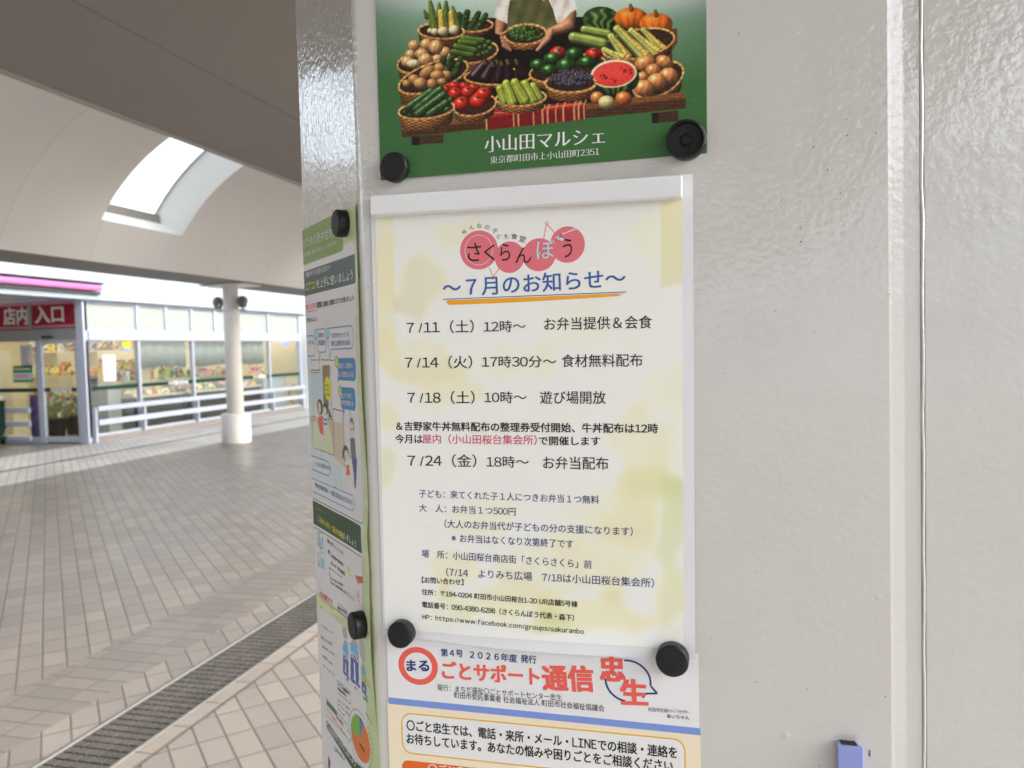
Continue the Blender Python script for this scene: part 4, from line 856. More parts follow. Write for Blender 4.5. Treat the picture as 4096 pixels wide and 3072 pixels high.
# --- magnets, bar, pen tray
M_MAG = mat('black_magnet', (.010, .010, .011), .45, .35, bump=.0003, scale=900, var=.25, vscale=200)
M_BAR = mat('white_plastic', (.78, .79, .80), .35, .5)
M_BAR.node_tree.nodes['Principled BSDF'].inputs['Subsurface Weight'].default_value = .3
M_BAR.node_tree.nodes['Principled BSDF'].inputs['Subsurface Radius'].default_value = (.004, .004, .004)
def magnet(u, z, r, t, sheet, off, label, cup=False, mesh=None):
    n = (0, -1, 0) if sheet.face == 'front' else (-.7071, -.7071, 0)
    c = Vector(sheet.P(u, z, off).tolist())
    p = [(0, 0), (r*.97, 0), (r, .0006), (r, t-.0010), (r-.0010, t)]
    p += [(r*.86, t), (r*.80, t-.0030), (r*.32, t-.0034), (r*.24, t-.0020), (0, t-.0020)] if cup else [(r*.6, t), (0, t)]
    bm = lathe(nb(), (0, 0, 0), p, 40)
    for v in bm.verts: v.co.x += .00025*math.sin(v.co.z*2000+v.co.y*300)
    q = Vector((0, 0, 1)).rotation_difference(Vector(n)).to_matrix().to_4x4()
    bmesh.ops.transform(bm, matrix=Matrix.Translation(c) @ q, verts=bm.verts)
    o = obj('magnet', bm, M_MAG, smooth=True)
    for p_ in o.data.polygons: p_.use_smooth = True
    o.modifiers.new('edge', 'EDGE_SPLIT').split_angle = math.radians(40)
    return tag(o, label, 'magnet', 'black round magnets')
G_ = 'x'
magnet(20.4, 1576.7, .0100, .007, MARKET, .2, 'smooth black disc magnet on the lower left corner of the market poster')
magnet(216.6, 1577.3, .0122, .008, MARKET, .2, 'larger black magnet with a hollowed face on the market poster', True)
magnet(13.9, 1250.8, .0094, .008, SLEEVE, .4, 'thick black magnet on the lower left corner of the notice sleeve')
magnet(202.2, 1246.8, .0104, .009, SLEEVE, .4, 'scuffed black magnet on the lower right corner of the notice sleeve')
magnet(-27.5, 1545.0, .0098, .008, HEAT, .3, 'black magnet holding the top corner of the heat poster')
magnet(-16.8, 1250.2, .0100, .009, HEAT, .3, 'black magnet halfway down the edge of the heat poster')
bm = nb(); pr_ = [(-.0070, 0), (.0072, 0), (.0072, .0055), (.0060, .0072), (-.0058, .0072), (-.0070, .0058)]
A0, A1 = Vector((.0032, -.0023, 1.5510)), Vector((.2138, -.0023, 1.5481))
d_ = (A1-A0).normalized(); nz_ = Vector((-d_.z, 0, d_.x))
ra, rb = [bm.verts.new(A0+nz_*a+Vector((0, -b, 0))) for a, b in pr_], [bm.verts.new(A1+nz_*a+Vector((0, -b, 0))) for a, b in pr_]
for i in range(6): bm.faces.new((ra[i], ra[(i+1) % 6], rb[(i+1) % 6], rb[i]))
bm.faces.new(ra); bm.faces.new(rb)
tag(obj('magnetic_bar', bm, M_BAR, bevel=.0008), 'long white magnetic bar clamping the top of the notice sleeve', 'magnet bar')
pen = thing('pen_holder', 'lavender blue plastic pen holder with a black socket on the pillar', 'pen holder', (.3085, 0, 1.12))
plan = fillet([(.3009, -.0085), (.3165, -.0085), (.3130, 0), (.3020, 0)], [.0008, .0008, 0, 0], 4)
obj('body', prism(nb(), plan, 1.02, 1.2004), mat('lavender_plastic', rgb(128, 138, 190), .38, .5, var=.02, scale=60), pen, bevel=.0004)
obj('socket', prism(nb(), [(.3040, -.0058), (.3130, -.0058), (.3121, -.0006), (.3034, -.0006)], 1.198, 1.2009), mat('black_socket', (.012, .012, .012), .6), pen)
sm_ = nb()
for cx, cz, rx, rz in ((.3208, 1.1952, .0006, .0007), (.3207, 1.1930, .0007, .0015)):
    sm_.faces.new([sm_.verts.new((cx+rx*math.cos(a), -.00012, cz+rz*math.sin(a))) for a in np.linspace(0, 6.28, 13)[:-1]])
obj('ink_smear', sm_, mat('blue_ink', rgb(70, 84, 130), .5), pil)

# ------------------------------------------------------------------ ground and paving
def paving_mat(name, c1, c2, mortar, rot, bw, bh, off, loc=(0, 0, 0), rough=.37, ms=.0056):
    m = mat(name, c1, rough, .5); t = m.node_tree; N, L = t.nodes, t.links; b = N['Principled BSDF']
    tc = N.new('ShaderNodeTexCoord'); mp = N.new('ShaderNodeMapping'); mp.inputs['Rotation'].default_value = (0, 0, rot); mp.inputs['Location'].default_value = loc
    L.new(tc.outputs['Object'], mp.inputs[0])
    br = N.new('ShaderNodeTexBrick'); br.offset = off; br.offset_frequency = 2; br.squash = 1
    for k, v in (('Scale', 1), ('Mortar Size', ms), ('Mortar Smooth', .35), ('Bias', 0), ('Brick Width', bw), ('Row Height', bh)): br.inputs[k].default_value = v
    br.inputs['Color1'].default_value = (*c1, 1); br.inputs['Color2'].default_value = (*c2, 1); br.inputs['Mortar'].default_value = (*mortar, 1)
    L.new(mp.outputs[0], br.inputs['Vector'])
    n = N.new('ShaderNodeTexNoise'); n.inputs['Scale'].default_value = 120; n.inputs['Detail'].default_value = 4; L.new(tc.outputs['Object'], n.inputs['Vector'])
    n2 = N.new('ShaderNodeTexNoise'); n2.inputs['Scale'].default_value = .9; n2.inputs['Detail'].default_value = 5; L.new(tc.outputs['Object'], n2.inputs['Vector'])
    def mr(s, lo, hi):
        r = N.new('ShaderNodeMapRange'); L.new(s, r.inputs[0]); r.inputs[1].default_value = .3; r.inputs[2].default_value = .7; r.inputs[3].default_value = lo; r.inputs[4].default_value = hi; return r.outputs[0]
    mu = N.new('ShaderNodeMath'); mu.operation = 'MULTIPLY'; L.new(mr(n.outputs['Fac'], .86, 1.12), mu.inputs[0]); L.new(mr(n2.outputs['Fac'], .76, 1.14), mu.inputs[1])
    hs = N.new('ShaderNodeHueSaturation'); L.new(mu.outputs[0], hs.inputs['Value']); L.new(br.outputs['Color'], hs.inputs['Color']); L.new(hs.outputs[0], b.inputs['Base Color'])
    bp = N.new('ShaderNodeBump'); bp.inputs['Distance'].default_value = -.004; bp.inputs['Strength'].default_value = .8; L.new(br.outputs['Fac'], bp.inputs['Height'])
    bp2 = N.new('ShaderNodeBump'); bp2.inputs['Distance'].default_value = .001; bp2.inputs['Strength'].default_value = .5; L.new(n.outputs['Fac'], bp2.inputs['Height']); L.new(bp.outputs[0], bp2.inputs['Normal'])
    L.new(bp2.outputs[0], b.inputs['Normal']); L.new(mr(n2.outputs['Fac'], rough-.08, rough+.1), b.inputs['Roughness'])
    return m
def sheet(name, x0, x1, y0, y1, z, m):
    return tag(obj(name, ([(x0, y0, z), (x1, y0, z), (x1, y1, z), (x0, y1, z)], [(0, 1, 2, 3)]), m), None, None, kind='structure')
sheet('ground', -300, 300, -300, 300, -.07, mat('asphalt', (.06, .06, .058), .85, var=.2, scale=2))
TAN1, TAN2, MOR = (.295, .266, .239), (.215, .196, .178), (.145, .128, .112)
M_P45 = paving_mat('tan_pavers_diagonal', TAN1, TAN2, MOR, math.radians(-135), .2, .1018, 0, (0, .016, 0))
M_APR = paving_mat('skylit_apron_pavers', (.70, .67, .64), (.61, .585, .56), (.33, .30, .275), math.radians(-135), .2, .1018, 0, (0, .016, 0))  # same pavers in a paler colour, standing for daylight in the open gap
M_BAND = paving_mat('grey_band_pavers', (.228, .206, .188), (.182, .167, .154), (.16, .137, .115), 0, .214, .105, 0, (.138, 0, 0))
M_BORD = paving_mat('border_pavers', (.30, .266, .232), (.27, .242, .212), MOR, 0, .2, .21, 0, (.0, 0, 0))
Y0, Y1 = -24, 45
for x0, x1, m, nm in ((-1.785, 16, M_P45, 'paving'), (-1.875, -1.79, M_BORD, 'paving_border'), (-2.355, -2.17, M_P45, 'paving'), (-2.78, -2.355, M_BAND, 'paving_band'), (-8.98, -7.95, M_APR, 'paving'), (-7.95, -2.78, M_P45, 'paving'), (-10.4, -9.06, M_APR, 'paving'), (-20, -10.4, M_P45, 'paving')):
    if x0 == -20: sheet(nm, x0, x1, Y0, 10.90, 0, m); sheet(nm, x0, x1, 18.3, Y1, 0, m)
    else: sheet(nm, x0, x1, Y0, Y1, 0, m)
tag(obj('drain_slot', boxes((-9.06, -8.98, Y0, Y1, -.05, -.015)), mat('drain_slot_metal', (.07, .07, .07), .6)), None, None, kind='structure')
# drain with its grating
gr = thing('drain_grate', 'long metal drain grating set in the tan paving', 'drain grate', (-2.02, 2, 0))
M_GB = mat('grate_metal', (.088, .082, .074), .55, .5, var=.25, scale=8); M_GF = mat('grate_frame_steel', (.20, .20, .20), .45, .5, metal=.4)
bm = nb(); y = .3
while y < 14:
    for k in range(5): box(bm, -2.153+k*.054, -2.153+k*.054+.046, y, y+.037, -.022, -.004)
    y += .0455
obj('bars', bm, M_GB, gr); obj('frame', boxes((-2.17, -2.156, Y0, 24, -.06, .003), (-1.888, -1.875, Y0, 24, -.06, .003)), M_GF, gr)
obj('channel', boxes((-2.156, -1.888, .2, 24, -.065, -.018)), mat('channel_silt', (.022, .02, .018), .8, var=.25, scale=14), gr)

# ------------------------------------------------------------------ the arcade canopy overhead
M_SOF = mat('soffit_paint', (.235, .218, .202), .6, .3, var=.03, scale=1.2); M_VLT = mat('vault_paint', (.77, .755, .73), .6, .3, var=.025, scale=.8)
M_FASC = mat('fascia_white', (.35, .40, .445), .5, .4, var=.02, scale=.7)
def joints(m, pitch):
    t = m.node_tree; N, L = t.nodes, t.links; b = N['Principled BSDF']; src = b.inputs['Base Color'].links[0].from_socket
    tc = N.new('ShaderNodeTexCoord'); sx = N.new('ShaderNodeSeparateXYZ'); L.new(tc.outputs['Object'], sx.inputs[0])
    def M(op, a, c):
        n = N.new('ShaderNodeMath'); n.operation = op
        for k, v in enumerate((a, c)):
            if isinstance(v, (int, float)): n.inputs[k].default_value = v
            else: L.new(v, n.inputs[k])
        return n.outputs[0]
    line = M('LESS_THAN', M('FRACT', M('DIVIDE', sx.outputs[1], pitch), 0), .012/pitch)
    wn = N.new('ShaderNodeTexWhiteNoise'); wn.noise_dimensions = '1D'; L.new(M('FLOOR', M('DIVIDE', sx.outputs[1], pitch), 0), wn.inputs['W'])
    val = M('SUBTRACT', M('ADD', .97, M('MULTIPLY', wn.outputs['Value'], .05)), M('MULTIPLY', line, .16))
    h = N.new('ShaderNodeHueSaturation'); L.new(src, h.inputs['Color']); L.new(val, h.inputs['Value']); L.new(h.outputs[0], b.inputs['Base Color'])
joints(M_VLT, 1.25); joints(M_SOF, 3.6)
can = thing('canopy', 'pale arcade roof with a curved vault, skylights and flat dark soffit beams', 'canopy', (-2, 8, 2.65))
CY0, CY1, VY0 = -13, 40, -3.5
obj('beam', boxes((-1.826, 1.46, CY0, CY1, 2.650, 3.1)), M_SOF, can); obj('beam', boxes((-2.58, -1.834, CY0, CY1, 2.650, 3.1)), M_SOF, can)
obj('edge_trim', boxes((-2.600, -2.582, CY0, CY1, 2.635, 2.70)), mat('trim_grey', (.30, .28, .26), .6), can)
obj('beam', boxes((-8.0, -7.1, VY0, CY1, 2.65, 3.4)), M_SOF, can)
RISE = 1.6
obj('sun_block', boxes((-2.3, 1.46, CY0, CY1, 3.104, 6.4)), M_FASC, can)  # unseen mass added over the beam to keep sun off the shop fascia
def vault(xa, xb, skylights, th0, th1):
    hw = (xb-xa)/2; R = (hw*hw+RISE*RISE)/(2*RISE); xc, zc = (xa+xb)/2, 2.65+RISE-R
    e = math.degrees(math.asin((2.65-zc)/R)) if abs((2.65-zc)/R) < 1 else 0
    ths = sorted(set([e+(180-2*e)*k/36 for k in range(37)]+[th0, th1])); ys = sorted(set([VY0, CY1]+[v for s in skylights for v in s]))
    ys2 = []
    for a, b in zip(ys, ys[1:]): ys2.append(a)
    ys2.append(ys[-1])
    def P(th, y, r=R): a = math.radians(th); return (xc-r*math.cos(a), y, zc+r*math.sin(a))
    bm = nb(); V = {}
    def gv(th, y):
        if (th, y) not in V: V[th, y] = bm.verts.new(P(th, y))
        return V[th, y]
    for a, b in zip(ths, ths[1:]):
        for c, d in zip(ys2, ys2[1:]):
            if any(s0 <= c and d <= s1 for s0, s1 in skylights) and a >= th0-1e-6 and b <= th1+1e-6: continue
            bm.faces.new((gv(a, c), gv(b, c), gv(b, d), gv(a, d)))
    obj('vault', bm, M_VLT, can, smooth=True)
    tt = [t for t in ths if th0 <= t <= th1]; D = .42; ins = 4
    for s0, s1 in skylights:
        w_ = nb()
        for a, b in zip(tt, tt[1:]):
            for y in (s0, s1):
                y2 = y+(.16 if y == s0 else -.16)
                w_.faces.new([w_.verts.new(q) for q in (P(a, y), P(b, y), P(b, y2, R+D), P(a, y2, R+D))])
        for th, d in ((th0, ins), (th1, -ins)):
            w_.faces.new([w_.verts.new(q) for q in (P(th, s0), P(th, s1), P(th, s1-.16, R+D), P(th, s0+.16, R+D))])
        bmesh.ops.remove_doubles(w_, verts=w_.verts, dist=1e-4)
        wl = obj('skylight_well', w_, M_WELL, can)
        g = nb()
        for a, b in zip(tt, tt[1:]): g.faces.new([g.verts.new(q) for q in (P(a, s0+.16, R+D), P(b, s0+.16, R+D), P(b, s1-.16, R+D), P(a, s1-.16, R+D))])
        obj('pane', g, M_ACR, wl)
        fr_ = nb()
        for y in (s0+.17, s1-.17): tube(fr_, [P(t, y, R+D-.02) for t in tt], .010, 6)
        obj('pane_frame', fr_, M_ALUD_, wl)
M_ALUD_ = mat('skylight_frame_grey', (.25, .26, .26), .5)
M_WELL = mat('skylight_well_white', (.82, .83, .80), .5, .3)
M_ACR = glass_mat('skylight_acrylic', (.92, .95, .95))
def sky_y(ks, y0=7.47, y1=8.95, pitch=4.9): return [(y0+pitch*k, y1+pitch*k) for k in ks]
vault(-7.1, -2.4, sky_y((-2, -1, 0, 1, 2, 3, 4)), 33.6, 92)
def column(x, y, label):
    c = thing('canopy_column', label, 'column', (x, y, 0), 'columns under the outer canopy beam')
    M = M_COL
    obj('shaft', lathe(nb(), (x, y, 0), [(.138, .49), (.130, 2.2), (.124, 2.21), (.124, 2.63)], 40), M, c, smooth=True)
    s = obj('base', lathe(nb(), (x, y, 0), [(.232, 0), (.238, .01), (.238, .46), (.230, .485), (.212, .495), (.136, .495)], 44), M, c, smooth=True); s.modifiers.new('e', 'EDGE_SPLIT').split_angle = math.radians(35)
    obj('cap_plate', boxes((x-.40, x+.40, y-.3, y+.3, 2.62, 2.648)), M, c, bevel=.006)
    obj('collar', lathe(nb(), (x, y, 0), [(.122, 2.20), (.15, 2.205), (.15, 2.235), (.122, 2.24)], 36), M, c, smooth=True)
    for sx in (-1, 1):
        dx = sx*.232
        l = obj('flood_lamp', lathe(nb(), (x+dx, y-.02, 2.36), [(0, -.10), (.055, -.095), (.07, -.06), (.088, 0), (.078, .05), (.05, .085), (0, .1)], 24), M_LMP, c, smooth=True)
        obj('bracket', boxes((x+dx-.05-.02*(sx > 0), x+dx+.05+.02*(sx < 0), y-.03, y+.03, 2.215, 2.235), (x+dx-.016, x+dx+.016, y-.03, y, 2.235, 2.27)), M, c, bevel=.003)
        obj('lens', lathe(nb(), (x+dx-sx*.045, y-.075, 2.31), [(0, -.012), (.026, -.006), (.028, .006), (0, .012)], 16, 'y'), M_LENS, l, smooth=True)
    return c
M_COL = mat('column_paint', (.83, .82, .79), .4, .4, var=.02, scale=3); M_LMP = mat('lamp_bronze', (.17, .15, .135), .45, .5); M_LENS = mat('lamp_lens', (.75, .76, .8), .15, .6)
column(-7.66, 11.2, 'white round column with a drum base and two flood lamps')

# ------------------------------------------------------------------ the supermarket across the walk
M_ALU = mat('pale_aluminium', (.52, .57, .68), .4, .4, metal=0, var=.02, scale=4); M_ALUD = mat('grey_aluminium', (.36, .375, .40), .42, .5, metal=.25)
M_GL = glass_mat('shop_glass', (.93, .96, .94)); M_VJ = None; M_FROST = mat('frosted_film', (.36, .40, .37), .5, .4, var=.05, scale=2.2)
M_GREEN = mat('green_band', (.006, .05, .033), .7, .2); M_WHITE = mat('white_sign', (.80, .80, .80), .5); M_RED = mat('sign_red', rgb(150, 14, 40, 1.1), .45); M_PK = mat('sign_mauve', rgb(190, 120, 150), .5)
M_PINK = mat('pink_awning_strip', rgb(232, 122, 186, 1.0), .4); M_DK = mat('dark_gap', (.06, .06, .055), .7); M_SLAT = mat('soffit_slats', (.62, .60, .57), .55, var=.03, scale=3)
M_WALLIN = mat('shop_wall_cream', (.58, .52, .38), .7, var=.04, scale=1); M_FLIN = mat('shop_floor', (.36, .31, .22), .35, var=.04, scale=2); M_CEIL = mat('shop_ceiling', (.75, .74, .70), .7)
M_TUBE = mat('lit_panel', (.8, .8, .8), .5, emit=(1, .93, .78), es=3.4)
sm = thing('supermarket', 'white fronted supermarket with glazed bays, pink strip and a red entrance sign', 'supermarket', (-12, 12, 0))
XF = -10.4
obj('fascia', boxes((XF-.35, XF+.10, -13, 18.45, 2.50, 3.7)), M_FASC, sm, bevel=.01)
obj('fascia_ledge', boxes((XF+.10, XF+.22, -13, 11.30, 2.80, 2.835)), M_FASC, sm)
obj('pink_strip', tube(nb(), [(XF+.17, y, 2.705) for y in (-13, 0, 6, 11.15)], .052, 12), M_PINK, sm, smooth=True)
obj('strip_shadow', boxes((XF+.102, XF+.19, -13, 11.22, 2.775, 2.795), (XF+.102, XF+.15, -13, 11.2, 2.60, 2.64)), M_DK, sm)  # dark boxes stand in for the shadow gap around the pink strip
bm = nb()
for k in range(16): box(bm, -10.76-k*.23, -10.57-k*.23, -13, 10.86, 2.53, 2.56)
obj('entrance_soffit', bm, M_SLAT, sm); obj('soffit_board', boxes((-16, -10.76, -13, 10.86, 2.575, 2.64)), M_SLAT, sm)
obj('recess_wall', boxes((-16.3, -16, -13, 10.86, 0, 2.6)), M_WALLIN, sm)
# long glazed side: five bays
BAY = [10.95, 12.23, 13.83, 15.30, 16.74, 18.20]
for a, b in zip(BAY, BAY[1:]):
    f = obj('window', boxes((XF-.05, XF+.03, a-.03, a+.03, .10, 1.80), (XF-.045, XF+.025, a+.03, b-.03, .10, .15)), M_ALU, sm, bevel=.003)
    obj('pane', boxes((XF-.012, XF-.006, a+.03, b-.03, .15, 1.80)), M_GL, f)
    obj('green_stripe', boxes((XF-.004, XF-.002, a+.03, b-.03, .915, .985)), M_GREEN, f)
for a, b in zip([10.95, 12.23, 13.04, 13.83, 14.62, 15.30, 16.74], [12.23, 13.04, 13.83, 14.62, 15.30, 16.74, 18.20]):
    f = obj('transom_window', boxes((XF-.05, XF+.03, a-.03, a+.03, 1.96, 2.49), (XF-.045, XF+.02, a+.03, b-.03, 1.96, 2.0), (XF-.045, XF+.02, a+.03, b-.03, 2.45, 2.49)), M_ALU, sm, bevel=.003)
    obj('pane', boxes((XF-.014, XF-.008, a+.03, b-.03, 2.0, 2.45)), M_FROST, f)
obj('end_post', boxes((XF-.06, XF+.04, 18.17, 18.25, .10, 2.49)), M_ALU, sm, bevel=.004); obj('transom_bar', boxes((XF-.08, XF+.05, 10.99, 18.17, 1.80, 1.96)), M_ALU, sm, bevel=.006)
obj('sill', boxes((XF-.1, XF+.05, 10.99, 18.25, 0, .10)), mat('sill_stone', (.27, .245, .235), .6, var=.08, scale=5), sm, bevel=.004)
for z0, z1 in ((.555, .645), (.305, .405)): obj('guard_rail', boxes((XF+.10, XF+.15, 11.02, 18.2, z0, z1)), M_ALU, sm, bevel=.012)
for y in BAY[:-1]+[18.18]: obj('rail_post', boxes((XF+.04, XF+.10, y+(.06 if y < 11 else 0)-.025, y+(.06 if y < 11 else 0)+.025, .0 if y < 11 else .1, .63)), M_ALU, sm)
for y0, w_ in ((11.30, 0), (13.05, .62), (16.05, .55)):
    if w_:
        bm = nb(); x = y0
        for k in range(9): h = RNG.uniform(.018, .05); lw = w_/9*RNG.uniform(.55, .9); box(bm, XF+.001, XF+.004, x, x+lw, .95-h, .95+h); x += w_/9
        obj('shop_lettering', bm, M_WHITE, sm)
# entrance wall with sliding door
YD = 10.93
obj('corner_post', boxes((-10.53, XF+.03, YD-.05, 10.98, 0, 2.5)), M_ALU, sm, bevel=.005)
obj('lintel', boxes((-16, -10.53, YD-.03, YD+.05, 1.82, 2.02)), M_ALUD, sm, bevel=.005)
obj('lintel_wall', boxes((-16, -10.53, YD+.06, YD+.10, 2.02, 2.76)), M_FASC, sm)
obj('door_sensor', boxes((-11.24, -11.02, YD-.075, YD-.03, 1.855, 1.90)), M_DK, sm, bevel=.006)
sg = obj('entrance_sign', boxes((-13.4, -10.55, YD-.02, YD+.03, 2.04, 2.50)), M_RED, sm)
obj('sign_border', boxes((-13.4, -10.55, YD-.024, YD-.021, 2.045, 2.085), (-13.4, -10.55, YD-.024, YD-.021, 2.445, 2.495)), M_PK, sg)
obj('mullion', boxes((-11.535, -11.465, YD-.05, YD-.025, 2.02, 2.52)), M_ALUD, sm)
class Wall2:                                                  # lettering on the entrance sign
    @staticmethod
    def P(u, z, off=0.): u, z = np.asarray(u, float), np.asarray(z, float); return np.stack([u/1000, 0*u+YD-.0265-off/1000, z/1000], -1)
lettering('sign_lettering', [('店内', -12080, 2120, -11560, 2120, 300, 'white', .03), ('入口', -11390, 2125, -10790, 2125, 300, 'white', .03)], Wall2, sg, .5)
dr = obj('sliding_door', boxes((-11.40, -11.30, YD-.03, YD+.03, 0, 1.82), (-10.60, -10.535, YD-.02, YD+.03, 0, 1.82), (-11.30, -10.60, YD-.02, YD+.03, .02, .12), (-11.30, -10.60, YD-.02, YD+.03, 1.76, 1.82)), M_ALU, sm, bevel=.003)
obj('pane', boxes((-11.30, -10.60, YD, YD+.006, .12, 1.76)), M_GL, dr); obj('green_stripe', boxes((-11.30, -10.60, YD-.004, YD-.002, .915, .985)), M_GREEN, dr)
bm = nb(); x = -11.16
for k in range(8): h = RNG.uniform(.02, .045); box(bm, x, x+.045, YD-.008, YD-.005, .95-h, .95+h); x += .056
obj('shop_lettering', bm, M_WHITE, dr)
sp = obj('side_window', boxes((-13.4, -11.42, YD-.02, YD+.03, .0, .10), (-13.5, -13.4, YD-.03, YD+.03, 0, 1.82), (-11.46, -11.40, YD+.005, YD+.04, 0, 1.82)), M_ALU, sm)
obj('pane', boxes((-13.4, -11.46, YD+.008, YD+.014, .10, 1.82)), M_GL, sp); obj('green_stripe', boxes((-13.4, -11.46, YD+.004, YD+.006, .915, .985)), M_GREEN, sp)
for z0, z1 in ((.555, .645), (.305, .405), (.06, .14)): obj('guard_rail', boxes((-12.8, -11.52, YD-.14, YD-.09, z0, z1)), M_ALU, sm, bevel=.012)
# inside
obj('shop_floor', boxes((-20, XF-.1, 10.99, 19.6, -.02, .012)), M_FLIN, sm); obj('shop_ceiling', boxes((-20, XF-.36, 10.99, 19.6, 2.7, 2.76)), M_CEIL, sm)
obj('inner_wall', boxes((-20.1, -20, 10.9, 19.6, 0, 2.76), (-20, XF-.08, 19.6, 19.7, 0, 3.2)), M_WALLIN, sm); obj('end_wall', boxes((XF-.08, XF+.02, 18.25, 19.7, 0, 2.5)), M_FASC, sm)
for x in (-11.9, -13.6, -15.6, -17.6):
    for y in (12.2, 14.4, 16.6, 18.6): obj('ceiling_light', boxes((x-.16, x+.16, y-.6, y+.6, 2.64, 2.698)), M_TUBE, sm)
for a, b in ((12.28, 13.74), (13.90, 15.25), (15.40, 16.66)):
    bm = nb(); n = 24
    ring_ = [(XF-.075-.012*math.sin(k*1.1), a+(b-a)*k/n) for k in range(n+1)]
    vs = [(bm.verts.new((x, y, 1.80)), bm.verts.new((x-.01, y, 1.27+.02*math.sin(y*3)))) for x, y in ring_]
    for p, q in zip(vs, vs[1:]): bm.faces.new((p[0], q[0], q[1], p[1]))
    s = obj('roller_blind', bm, mat('grey_blind', (.30, .335, .35), .8, var=.04, scale=2) if 'grey_blind' not in bpy.data.materials else bpy.data.materials['grey_blind'], smooth=True)
    s.modifiers.new('t', 'SOLIDIFY').thickness = .003
    tag(s, ['grey roller blind in the bay left of the round column', 'grey roller blind partly hidden behind the round column', 'grey roller blind in the bay right of the round column'][round((a-12.28)/1.56)], 'blind', 'half lowered blinds in the shop windows')
def paper(name, pts, m, label, cat, y=YD-.012):
    (x0, z0), (x1, z1) = pts
    return tag(obj(name, boxes((x0, x1, y-.002, y, z0, z1)), m), label, cat)
def notice_mat(): return M_WHITE
o = thing('door_notice', 'white printed notice on the glass left of the shop door', 'notice', (-11.65, YD-.014, 1.34)); obj('sheet', boxes((-11.78, -11.51, YD-.006, YD-.002, 1.34, 1.76)), M_WHITE, o)
obj('print', boxes(*[(-11.75, -11.55+RNG.uniform(-.08, .01), YD-.009, YD-.007, 1.40+k*.037, 1.415+k*.037) for k in range(9)]), ink('notice_grey', rgb(120, 125, 140)), o)
o = thing('green_notice', 'green notice with a white panel stuck on the glass by the shop door', 'notice', (-11.75, YD-.014, 1.09)); obj('sheet', boxes((-11.96, -11.54, YD-.006, YD-.002, 1.09, 1.39)), mat('notice_green', rgb(40, 140, 70), .5), o)
obj('panel', boxes((-11.94, -11.56, YD-.009, YD-.007, 1.135, 1.26)), mat('notice_pale', rgb(195, 205, 225), .5), o); obj('print', boxes(*[(-11.90+k*.075, -11.85+k*.075, YD-.012, YD-.010, 1.17, 1.225) for k in range(4)]), ink('notice_rose', rgb(205, 130, 150)), o)
obj('heading_print', boxes(*[(-11.92+k*.05, -11.89+k*.05, YD-.009, YD-.007, 1.31, 1.35) for k in range(7)]), M_WHITE, o)
o = tag(obj('white_sheet', boxes((XF-.004, XF-.001, 11.33, 11.64, 1.06, 1.54)), M_WHITE), 'blank white sheet hanging inside the first shop window bay', 'sheet')
o = thing('yellow_card', 'small yellow price card with a blue strip high in the shop window', 'price card', (XF, 11.93, 1.70)); obj('card', boxes((XF-.004, XF-.001, 11.84, 12.03, 1.66, 1.79)), mat('card_yellow', rgb(235, 220, 40), .5), o); obj('strip', boxes((XF-.004, XF-.001, 11.84, 12.04, 1.60, 1.65)), mat('card_blue', rgb(130, 150, 225), .5), o)
M_LED = mat('blue_lamp', (.1, .1, .6), .4, emit=(.10, .10, 1), es=1.0)
tag(obj('blue_lamp', lathe(nb(), (XF-.15, 17.77, 1.74), [(0, -.06), (.05, -.04), (.065, 0), (.05, .04), (0, .06)], 20), M_LED, smooth=True), 'small round blue lamp glowing in the last shop window bay', 'lamp')
tag(obj('purple_banner', boxes((-11.74, -11.48, YD+.10, YD+.112, .10, .86)), mat('banner_purple', rgb(88, 60, 130), .6, var=.1, scale=6)), 'purple upright banner behind the glass left of the shop door', 'banner')

# display stands, shelf units and the goods on them
M_STAND = mat('black_stand', (.012, .012, .013), .85, .15); M_SHELF = mat('shelf_cream', (.68, .62, .50), .5)
GC = dict(cream=rgb(225, 210, 165), red=rgb(175, 75, 65), brown=rgb(130, 85, 55), yellow=rgb(225, 188, 95), orange=rgb(225, 145, 80), green=rgb(90, 125, 80), white=(.75, .75, .72), pink=rgb(225, 150, 160), navy=rgb(50, 60, 110), lime=rgb(170, 190, 90))
def pack_mat(k, v):
    "printed packaging: patches of label, dark print and white on the pack colour"
    m = mat('pack_'+k, v, .4); t = m.node_tree; N, L = t.nodes, t.links
    tc = N.new('ShaderNodeTexCoord'); vo = N.new('ShaderNodeTexVoronoi'); vo.inputs['Scale'].default_value = 24; L.new(tc.outputs['Object'], vo.inputs['Vector'])
    sp = N.new('ShaderNodeSeparateColor'); L.new(vo.outputs['Color'], sp.inputs[0])
    rp = N.new('ShaderNodeValToRGB'); rp.color_ramp.interpolation = 'CONSTANT'; e = rp.color_ramp.elements
    e[0].position = 0; e[0].color = (*v, 1); e[1].position = .52; e[1].color = (.62, .60, .54, 1)
    for p_, c_ in ((.72, tuple(x*.45 for x in v)), (.86, (.10, .085, .08)), (.93, (.5, .12, .10))): n = e.new(p_); n.color = (*c_, 1)
    L.new(sp.outputs[0], rp.inputs[0]); L.new(rp.outputs[0], N['Principled BSDF'].inputs['Base Color']); return m
GM = {k: pack_mat(k, v) for k, v in GC.items()}
